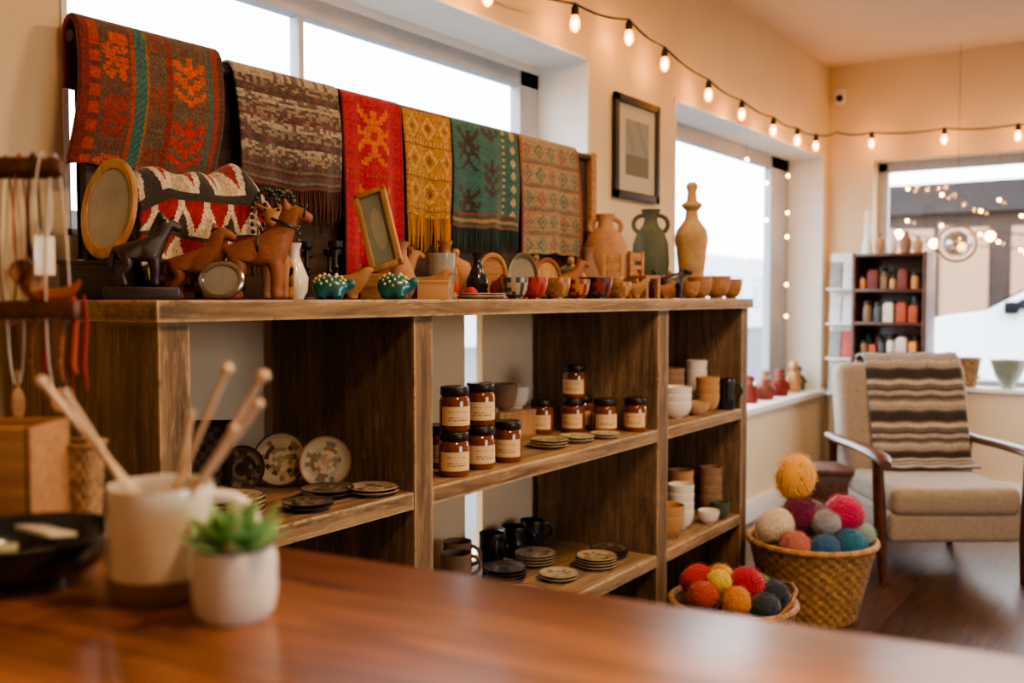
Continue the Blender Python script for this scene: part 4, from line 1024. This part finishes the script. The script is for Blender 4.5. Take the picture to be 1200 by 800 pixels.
# ---------------------------------------------------------------- yarn + baskets
mb = MB(); basket_mesh(mb, .165, .235, .29, S(206, 158, 100), 16, 56, .005, .013)
mb.done('wicker_basket', M_WICK, loc=(3.66, 1.134, 0), label='large tan wicker basket full of yarn balls on the floor', cat='basket')
mb = MB(); basket_mesh(mb, .155, .19, .27, S(184, 138, 88), 14, 48, .0045, .012)
mb.tube([(.19*math.cos(rad(-115+22*k)), .19*math.sin(rad(-115+22*k)), .275+.05*math.sin(pi*k/5)) for k in range(6)], .007, 6, 0, S(150, 104, 60))
mb.done('wicker_basket', M_WICK, loc=(2.83, 1.12, 0), label='round wicker basket with yarn standing beside the shelf', cat='basket')
YM = {}
def yarnmat(c):
    if c not in YM: YM[c] = (plain('yarn', S(*c), .95, var=.12, scale=40, bump=.2, sheen=.4), plain('shaded_yarn_core', mulc(S(*c), .45), .98, var=.1))  # second material darkened so gaps between strands look shaded
    return YM[c]
def wound(groups, seed, vertical=False):
    rr_ = random.Random(seed)
    mb = MB(); mb.ball((0, 0, 0), .88, 1, u=20, w=14)
    for g in range(groups):
        ax = Vector((rr_.gauss(0, 1), rr_.gauss(0, 1), rr_.gauss(0, .25 if vertical else 1))).normalized(); u = ax.orthogonal().normalized(); w = ax.cross(u)
        R0 = .90+.06*g/groups
        for s in range(6):
            off = (s-2.5)*.125+rr_.uniform(-.03, .03); rr = math.sqrt(max(.05, R0*R0-off*off))
            mb.tube([tuple(ax*off+(u*math.cos(2*pi*k/26)+w*math.sin(2*pi*k/26))*rr*(1+rr_.uniform(-.018, .018))) for k in range(26)], .052, 5, closed=True)
    for q in range(220):
        d = Vector((rr_.gauss(0, 1), rr_.gauss(0, 1), rr_.gauss(0, 1))).normalized(); e = (d+Vector((rr_.gauss(0, .4), rr_.gauss(0, .4), rr_.gauss(0, .4)))).normalized()
        mb.tube([tuple(d*.95), tuple((d+e)*.5*1.12), tuple(e*1.13)], .009, 3)
    o = mb.done('yarn_ball', list(yarnmat((200, 60, 60))), sharp=80); me = o.data; bpy.data.objects.remove(o); return me
ymeshes = [wound(8, 1), wound(9, 2)]; skein_mesh = wound(9, 5, True)
def yarn(x, y, z, r, c, cn, where, name='yarn_ball', sq=(1, 1, 1)):
    sk = name == 'yarn_skein'
    o = bpy.data.objects.new(name, skein_mesh if sk else random.choice(ymeshes)); COL.objects.link(o)
    if not sk: sq = (random.uniform(.92, 1.08), random.uniform(.92, 1.08), random.uniform(.9, 1.0))
    o.location = (x, y, z); o.scale = (r*sq[0], r*sq[1], r*sq[2])
    o.rotation_euler = (random.uniform(0, 6), random.uniform(0, 6), random.uniform(0, 6)) if not sk else (rad(5), rad(8), YAW)
    for i in (0, 1): o.material_slots[i].link = 'OBJECT'; o.material_slots[i].material = yarnmat(c)[i]
    meta(o, '%s %s' % (cn, where), 'yarn', 'yarn balls in baskets')
BX, BY = 3.66, 1.134
def byar(s, d, z, r, c, cn, name='yarn_ball', sq=(1, 1, 1)):
    p = Vector((BX, BY, 0))+RT*s+FW*d
    yarn(p.x, p.y, z, r, c, cn+' yarn', 'piled in the large basket', name, sq)
byar(-.145, -.02, .35, .073, (222, 208, 188), 'cream'); byar(-.045, .0, .39, .068, (116, 28, 72), 'plum purple')
byar(.12, -.01, .395, .076, (200, 40, 96), 'magenta pink'); byar(-.10, -.13, .30, .058, (190, 116, 108), 'dusty rose')
byar(0.0, -.15, .295, .058, (46, 98, 140), 'blue'); byar(.11, -.12, .30, .058, (36, 114, 146), 'teal blue')
byar(.18, -.04, .32, .048, (140, 168, 160), 'grey green'); byar(.035, -.06, .37, .052, (160, 160, 172), 'lilac grey')
byar(.04, .12, .36, .062, (120, 112, 108), 'grey'); byar(.0, .0, .22, .08, (150, 90, 60), 'brown'); byar(.12, .13, .33, .055, (150, 40, 60), 'red'); byar(-.09, .12, .33, .06, (206, 170, 100), 'mustard')
byar(-.055, .03, .525, .076, (240, 182, 92), 'upright golden yellow', 'yarn_skein', (1.0, .8, 1.2))
def syar(s, d, z, r, c, cn):
    p = Vector((2.83, 1.12, 0))+RT*s+FW*d
    yarn(p.x, p.y, z, r, c, cn+' yarn ball', 'in the low basket')
syar(-.10, .05, .325, .051, (190, 44, 44), 'red'); syar(-.02, .07, .32, .048, (220, 170, 70), 'yellow'); syar(.045, .0, .325, .058, (186, 24, 56), 'crimson')
syar(-.10, -.045, .305, .048, (180, 74, 46), 'rust'); syar(-.01, -.09, .295, .048, (200, 130, 60), 'orange'); syar(.125, -.03, .30, .048, (40, 46, 66), 'navy')
syar(.10, .08, .29, .048, (110, 124, 76), 'olive green'); syar(.075, -.105, .29, .044, (54, 60, 72), 'charcoal'); syar(0, 0, .215, .062, (150, 40, 40), 'dark red'); syar(-.045, -.01, .335, .043, (214, 190, 80), 'pale yellow')

# ---------------------------------------------------------------- armchair
PHI = rad(-55.2); AC = Vector((4.66, .94, 0))
ac = empty('armchair', AC, (0, 0, PHI), label='mid-century armchair with grey-beige upholstery and walnut arms', cat='chair')
mb = MB(); mb.box((0, -.03, .245), (.56, .60, .13), 0, .025, seg=3); mb.done('seat_base', M_UPH, parent=ac)
mb = MB(); mb.box((0, -.05, .355), (.55, .60, .12), 0, .048, seg=5); mb.done('seat_cushion', M_UPH, parent=ac)
mb = MB(); mb.box((0, .26, .62), (.62, .14, .57), 0, .055, rot=(rad(-13), 0, 0), seg=5); mb.done('backrest', M_UPH, parent=ac)
for s in (-1, 1):
    mb = MB(); mb.tube([(s*.30, -.32, 0), (s*.31, -.31, .2), (s*.325, -.30, .535)], [.016, .027, .024], 12); mb.done('leg', M_CHW, parent=ac)
    mb = MB(); mb.tube([(s*.29, .36, 0), (s*.30, .29, .2), (s*.33, .27, .54)], [.016, .027, .024], 12); mb.done('leg', M_CHW, parent=ac)
    mb = MB()
    pts = [(s*.33, -.40, .525), (s*.33, -.36, .548), (s*.33, -.25, .558), (s*.33, -.05, .556), (s*.33, .15, .548), (s*.33, .30, .55)]
    A = []
    for (x, y, z), w in zip(pts, [.026, .040, .044, .036, .030, .026]):
        A.append([mb.v((x+w*math.cos(2*pi*k/12), y, z+.019*math.sin(2*pi*k/12))) for k in range(12)])
    for i in range(len(A)-1):
        for k in range(12): mb.face([A[i][k], A[i][(k+1) % 12], A[i+1][(k+1) % 12], A[i+1][k]])
    mb.face(A[0]); mb.face(A[-1][::-1])
    mb.done('armrest', M_CHW, parent=ac)
tr = empty('striped_throw', AC, (0, 0, PHI), label='grey, cream and brown striped blanket draped over the armchair', cat='blanket')
path = [(.44, .62), (.415, .75), (.395, .86), (.365, .93), (.31, .945), (.26, .915), (.228, .80), (.198, .68), (.170, .56), (.150, .46), (.10, .43), (.0, .424), (-.10, .424)]
mb = MB(); rows = []
Pn = []
for a, b in zip(path, path[1:]):
    for k in range(12): Pn.append((a[0]+(b[0]-a[0])*k/12, a[1]+(b[1]-a[1])*k/12))
Pn = Pn[:126]
for j, (y, z) in enumerate(Pn):
    rows.append([mb.v((-.19+.46*i/24 + .02*(j/126), y-.004-.005*math.sin(i*.8+j*.07), z+.004+.003*math.sin(i*.9))) for i in range(25)])
strp = [S(204, 194, 182), S(176, 166, 156), S(104, 92, 88), S(66, 58, 58), S(62, 54, 54), S(128, 106, 92), S(212, 202, 188), S(124, 116, 112), S(78, 68, 66), S(192, 182, 170), S(108, 96, 92), S(150, 134, 120)]
for j in range(len(rows)-1):
    for i in range(24): mb.face([rows[j][i], rows[j][i+1], rows[j+1][i+1], rows[j+1][i]], 0, mulc(strp[(j*3//5) % 12], .9+.2*hsh(i, j, 4)))
o = mb.done('cloth', M_CLOTH, parent=tr, sharp=80); md = o.modifiers.new('s', 'SOLIDIFY'); md.thickness = .008; md.offset = 0
st = empty('side_table', (4.18, 1.27, 0), (0, 0, PHI), label='small brown wooden side table beside the armchair', cat='table')
mb = MB(); mb.box((0, 0, .475), (.24, .22, .03), 0, .006); mb.box((0, 0, .41), (.20, .18, .10), 0, .004); mb.done('tabletop', M_CHW, parent=st)
for x in (-.09, .09):
    for y in (-.08, .08):
        mb = MB(); mb.tube([(x, y, 0), (x*.95, y*.95, .37)], [.012, .018], 10); mb.done('leg', M_CHW, parent=st)

# ---------------------------------------------------------------- display shelf by the far window
ds = empty('display_shelf', (6.19, 1.44, 0), label='dark wooden open display shelf by the window', cat='shelf')
for y in (-.205, .205):
    mb = MB(); mb.box((0, y, .745), (.26, .022, 1.49), 0, .002); mb.done('side_panel', M_CHW, parent=ds)
lev = [.08, .36, .62, .86, 1.06, 1.26, 1.475]
for z in lev:
    mb = MB(); mb.box((0, 0, z), (.26, .388, .02), 0, .002); mb.done('shelf_board', M_CHW, parent=ds)
mb = MB(); mb.box((.125, 0, .745), (.01, .388, 1.46), 0, .001); mb.done('back_panel', M_CHW, parent=ds)
cols = [S(170, 80, 50), S(194, 148, 102), S(70, 78, 84), S(206, 196, 178), S(134, 102, 74), S(110, 50, 42), S(210, 140, 64), S(84, 64, 52)]
cm = [plain('packaging', c, .6) for c in cols]
mb = MB(); mb.box((0, 0, .04), (.07, .05, .08), 0, .004); mb.box((0, 0, .083), (.05, .035, .008), 0, .002)
bx = mb.done('gift_box', cm[0], label='small coloured gift box on the dark display shelf', cat='box', group='small goods on the display shelf')
mb = MB(); mb.lathe([(0, 0), (.022, 0), (.024, .006), (.024, .06), (.019, .072), (.019, .076), (.022, .077), (.022, .094), (0, .095)], 20, mf=lambda k: 1 if k > 4 else 0)
bt = mb.done('small_jar', [cm[1], M_LID], label='small lidded jar on the display shelf', cat='jar', group='small goods on the display shelf')
fb = [True, True]
for z in lev[2:6]:
    for row, xx in enumerate((6.11, 6.20)):
        y = 1.275
        while y < 1.60:
            which = random.random() < .65; src = bt if which else bx
            s = random.uniform(.75, 1.25) if row == 0 else random.uniform(1.1, 1.45)
            wdt = (.05 if which else .056)*s
            loc = (xx, y+wdt/2, z+.01); y += wdt+.006
            if y > 1.63: break
            c = random.choice(cm)
            if fb[int(which)]:
                fb[int(which)] = False; src.location = loc; src.scale = (s, s, s); src.material_slots[0].link = 'OBJECT'; src.material_slots[0].material = c
            else: dup(src, loc, (0, 0, random.uniform(-.1, .1)), scale=(s, s, s*random.uniform(.8, 1.2)), mats=[c])
mr = empty('magazine_rack', (6.22, 1.76, 0), label='slim white rack of cards and magazines', cat='rack')
mb = MB(); mb.box((.06, 0, .75), (.02, .17, 1.5), 0, .002); mb.done('back_panel', M_WHITE, parent=mr)
mb = MB(); mb.box((0, 0, .01), (.16, .17, .02), 0, .003); mb.done('base', M_WHITE, parent=mr)
cards = [plain('card_white', S(226, 228, 230), .5), plain('card_blue', S(170, 190, 206), .5), plain('card_red', S(190, 80, 66), .5), plain('card_grey', S(150, 156, 156), .5)]
mp = None
for j, z in enumerate([.62, .84, 1.06, 1.28]):
    mb = MB(); mb.box((-.0, 0, z-.01), (.10, .17, .012), 0, .002); mb.done('ledge', M_WHITE, parent=mr)
    for k in range(2):
        loc = (6.215, 1.72+.08*k, z-.0035)
        if mp is None:
            mb = MB(); mb.box((0, 0, .085), (.006, .07, .17), 0, .001); mp = mb.done('greeting_card', cards[0], loc=loc, rot=(0, rad(10), 0), label='printed card standing in the white rack', cat='card', group='cards in the rack')
        else: dup(mp, loc, (0, rad(10), 0), mats=[cards[(j*2+k) % 4 if (j+k) % 3 else 0]])
mb = MB(); mb.lathe([(0, 0), (.035, 0), (.03, .05), (.018, .12), (.024, .17), (.012, .2), (.016, .22), (.018, .24), (.01, .265), (0, .27)], 20)
mb.done('white_figurine', M_WHITE, loc=(6.12, 1.58, 1.485), label='slim white ceramic figurine on the display shelf', cat='figurine')
for i, (y, r, h, m) in enumerate([(1.51, .03, .12, M_TERRA), (1.44, .034, .15, M_CREAMC), (1.36, .035, .13, M_STONE), (1.29, .03, .1, M_GOLD)]):
    mb = MB(); mb.lathe([(0, 0), (r*.7, 0), (r, h*.3), (r*.9, h*.65), (r*.4, h*.85), (r*.5, h), (r*.35, h), (0, h*.8)], 20)
    mb.done('small_vase', m, loc=(6.13, y, 1.485), label='small ceramic vase on top of the display shelf', cat='vase', group='small vases on the display shelf')
mb = MB(); basket_mesh(mb, .045, .07, .17, S(200, 164, 118), 9, 20, .003, .006)
mb.done('woven_cup', M_WICK, loc=(6.40, 1.045, .675), label='tall woven basket on the window sill', cat='basket')
mb = MB(); mb.lathe([(0, 0), (.04, 0), (.035, .02), (.07, .07), (.095, .15), (.1, .17), (.09, .17), (.06, .08), (0, .05)], 32)
mb.done('glazed_bowl', plain('sage_glaze', S(140, 146, 130), .3, coat=.4), loc=(6.42, .83, .675), label='footed sage green glazed bowl on the window sill', cat='bowl')
def doll(x, y, m1, m2, h, label):
    root = empty('rag_doll', (x, y, .625), (0, 0, YAW+random.uniform(-.5, .5)), label=label, cat='doll', group='dolls on the window sill')
    mb = MB(); mb.lathe([(0, 0), (.042, 0), (.048, .02), (.044, h*.35), (.034, h*.6), (.014, h*.7), (0, h*.7)], 20); mb.tube([(-.055, -.01, h*.3), (-.03, 0, h*.58), (.03, 0, h*.58), (.055, -.01, h*.3)], .012, 8); mb.done('dress', m1, parent=root)
    mb = MB(); mb.ball((0, 0, h*.82), (.026, .026, .028)); mb.done('head', m2, parent=root)
    mb = MB(); mb.lathe([(.030, h*.86), (.028, h*.94), (.016, h*1.02), (0, h*1.04)], 16); mb.done('hat', m1, parent=root)
M_BRD = plain('brown_red_felt', S(120, 62, 48), .9); M_DRD = plain('dark_red_felt', S(120, 40, 34), .9)
for x, y, m1, m2, h, l in [(5.22, 1.98, M_DRD, M_BRW, .15, 'small doll in a red dress on the sill'), (5.34, 2.03, M_BRD, M_LBRW, .12, 'tiny doll in a brown-red dress on the sill'), (5.45, 1.97, M_BRD, M_BRW, .12, 'tiny doll in a rust dress on the sill'),
                        (5.57, 2.02, M_STONE, M_TAN, .16, 'small doll in a brown dress on the sill'), (5.70, 1.97, M_DRD, M_BRW, .13, 'small doll in a dark red dress on the sill'), (5.83, 2.02, M_BRD, M_BRW, .15, 'taller doll in a brown-red dress'), (5.97, 1.98, M_CARD, M_TAN, .19, 'taller doll in a tan dress on the sill'), (6.12, 2.0, M_GREEN, M_TAN, .15, 'small doll in a green dress on the sill')]:
    doll(x, y, m1, m2, h, l)

# ---------------------------------------------------------------- outside
mb = MB(); mb.box2((-30, -40, -.35), (60, 60, -.15)); mb.done('ground', plain('asphalt', S(78, 80, 84), .9, var=.1, scale=2), kind='structure', label='grey street outside', cat='street')
mb = MB()
mb.box2((21, -14, -.15), (27, 5.6, 3.4), 0); mb.box2((20.8, -14, 2.9), (27, 5.6, 3.5), 2)
for k in range(8):
    y = -13+k*2.3
    mb.box2((20.95, y, .5), (21.02, y+1.9, 2.6), 1); mb.box2((20.9, y+.9, .5), (21.03, y+1.0, 2.6), 2)
mb.done('shop_building', [plain('facade', S(56, 46, 41), .9, var=.25, scale=1), emit('lit_window', (.34, .2, .12, 1), .25), plain('dark_fascia', S(44, 38, 36), .8)], label='low grey-brown building with lit shop windows across the street', cat='building')
mb = MB(); mb.box2((16, 16, -.15), (50, 20, 3), 0)
for k in range(10): mb.box2((17+k*3.2, 15.95, .8), (18.8+k*3.2, 16.02, 2.2), 1)
mb.done('distant_building', [plain('pale_facade', S(214, 216, 218), .9), plain('dark_glazing', S(150, 160, 170), .2)], label='pale building with windows down the street', cat='building')
fs = empty('festoon_lights', (20.4, -4, 3.0), label='row of warm festoon lamps on the building front', cat='string lights')
mb = MB(); mb.tube([(0, -8+.5*k, -.5-.2*abs(math.sin(k*pi/6))) for k in range(37)], .02, 5); mb.done('cable', M_BCORD, parent=fs)
M_FEST = emit('festoon_bulb', (1, .42, .10, 1), 45)
for k in range(18):
    mb = MB(); mb.ball((0, -8+k, -.62-.12*abs(math.sin(k*pi/3))), .085, 0, u=10, w=8); mb.done('bulb', M_FEST, parent=fs)
fs2 = empty('festoon_lights', (17.5, -2, 2.0), label='lower row of warm festoon lamps over the pavement', cat='string lights')
mb = MB(); mb.tube([(0, -6+.5*k, .35-.35*abs(math.sin(k*pi/8))) for k in range(27)], .015, 5); mb.done('cable', M_BCORD, parent=fs2)
for k in range(13):
    mb = MB(); mb.ball((0, -6+k, .30-.35*abs(math.sin(k*pi/4))), .07, 0, u=10, w=8); mb.done('bulb', M_FEST, parent=fs2)
car = empty('white_car', (12.2, .75, -.15), (0, 0, rad(6)), label='white car parked in the street outside', cat='car')
prof = [(2.15, .35), (2.2, .6), (2.12, .86), (1.5, 1.0), (1.05, 1.06), (.35, 1.46), (.0, 1.52), (-.9, 1.51), (-1.6, 1.2), (-2.05, 1.08), (-2.15, .7), (-2.1, .35)]
mb = MB(); A = []
for sx in (-1, -.92, .92, 1):
    A.append([mb.v((sx*.86*(1 if z < 1.1 else .84 if abs(sx) > .95 else .86), y*(1 if abs(sx) < .95 else .985), z+.15)) for y, z in prof])
for a in range(3):
    for k in range(len(prof)):
        k2 = (k+1) % len(prof); mb.face([A[a][k], A[a][k2], A[a+1][k2], A[a+1][k]])
mb.face(A[0]); mb.face(A[-1][::-1])
mb.done('car_body', plain('white_car_paint', S(232, 236, 240), .4, var=.01, coat=.3), parent=car, sharp=30)
M_CG, _nt, _b = base_mat('car_glass'); _b.inputs['Base Color'].default_value = (.008, .010, .012, 1); _b.inputs['Roughness'].default_value = .5; _b.inputs['Specular IOR Level'].default_value = .15
for s in (-1, 1):
    mb = MB()
    for poly in ([(.86, 1.10), (.32, 1.41), (-.28, 1.45), (-.28, 1.10)], [(-.36, 1.10), (-.36, 1.45), (-.85, 1.44), (-1.4, 1.18)]):
        mb.face([mb.v((s*(.880-.13*(z-1.10)/.40), y, z+.15)) for y, z in poly])
    mb.done('car_window', M_CG, parent=car)
    mb = MB(); mb.box((s*.95, .78, 1.26), (.14, .14, .13), 0, .03); mb.done('wing_mirror', M_CG, parent=car)
    for y in (1.35, -1.35):
        mb = MB(); mb.M = Matrix.Translation((s*.82, y, .34)) @ Matrix.Rotation(rad(90), 4, 'Y'); mb.lathe([(0, -.1), (.3, -.1), (.34, -.06), (.34, .06), (.3, .1), (.2, .1), (.19, .08), (0, .08)], 28, mf=lambda k: 1 if k > 4 else 0); mb.done('wheel', [M_BLACK, M_STEEL], parent=car)
mb = MB(); mb.face([mb.v(p) for p in [(-.70, 1.0, 1.27), (.70, 1.0, 1.27), (.64, .42, 1.60), (-.64, .42, 1.60)]]); mb.done('windscreen', M_CG, parent=car)

# ---------------------------------------------------------------- lights, world, camera
def area(name, loc, size, power, c, rot=(0, 0, 0), sy=None):
    l = bpy.data.lights.new(name, 'AREA'); l.energy = power; l.color = c; l.size = size
    if sy: l.shape = 'RECTANGLE'; l.size_y = sy
    o = bpy.data.objects.new(name, l); COL.objects.link(o); o.location = loc; o.rotation_euler = rot
    return o
WARM = (1, .66, .36)
area('ceiling_fill', (1.0, -.3, 2.66), .35, 34, WARM)  # unseen warm fill lights added under the ceiling to brighten the room
area('ceiling_fill', (2.5, .15, 2.66), .35, 44, WARM)
area('ceiling_fill', (4.9, .2, 2.66), .5, 20, WARM)
def portal(loc, rot, sx, sy):
    o = area('window_daylight', loc, sx, 1, (1, 1, 1), rot, sy); o.data.cycles.is_portal = True
portal((2.19, 2.19, 1.745), (rad(-90), 0, 0), 2.1, .78)
portal((5.15, 2.19, 1.365), (rad(-90), 0, 0), 2.2, 1.5)
portal((6.6, 0, 1.365), (rad(90), 0, rad(90)), 3.2, 1.42)
portal((2.79, 2.2, .725), (rad(-90), 0, 0), .62, .95)
portal((1.75, -2.76, 1.525), (rad(90), 0, 0), 1.7, 1.15)  # portal of the added fill opening
w = bpy.data.worlds.new('World'); sc.world = w; w.use_nodes = True
nt = w.node_tree; bg = nt.nodes['Background']
tc = nt.nodes.new('ShaderNodeTexCoord'); sp = nt.nodes.new('ShaderNodeSeparateXYZ'); nt.links.new(tc.outputs['Generated'], sp.inputs[0])
cr = nt.nodes.new('ShaderNodeValToRGB'); cr.color_ramp.elements[0].color = (.92, .96, 1, 1); cr.color_ramp.elements[1].color = (.76, .87, 1, 1)
nt.links.new(sp.outputs['Z'], cr.inputs['Fac']); nt.links.new(cr.outputs['Color'], bg.inputs['Color'])
bg.inputs['Strength'].default_value = 8.5
cam = bpy.data.cameras.new('camera'); co = bpy.data.objects.new('camera', cam); COL.objects.link(co)
co.location = (0, 0, 1.22); co.rotation_euler = (rad(90-2.63), 0, YAW)
cam.sensor_width = 36; cam.lens = 33.9
cam.dof.use_dof = True; cam.dof.focus_distance = 2.1; cam.dof.aperture_fstop = 2.8
cam.clip_start = .02
sc.camera = co
sc.view_settings.look = 'AgX - Medium High Contrast'
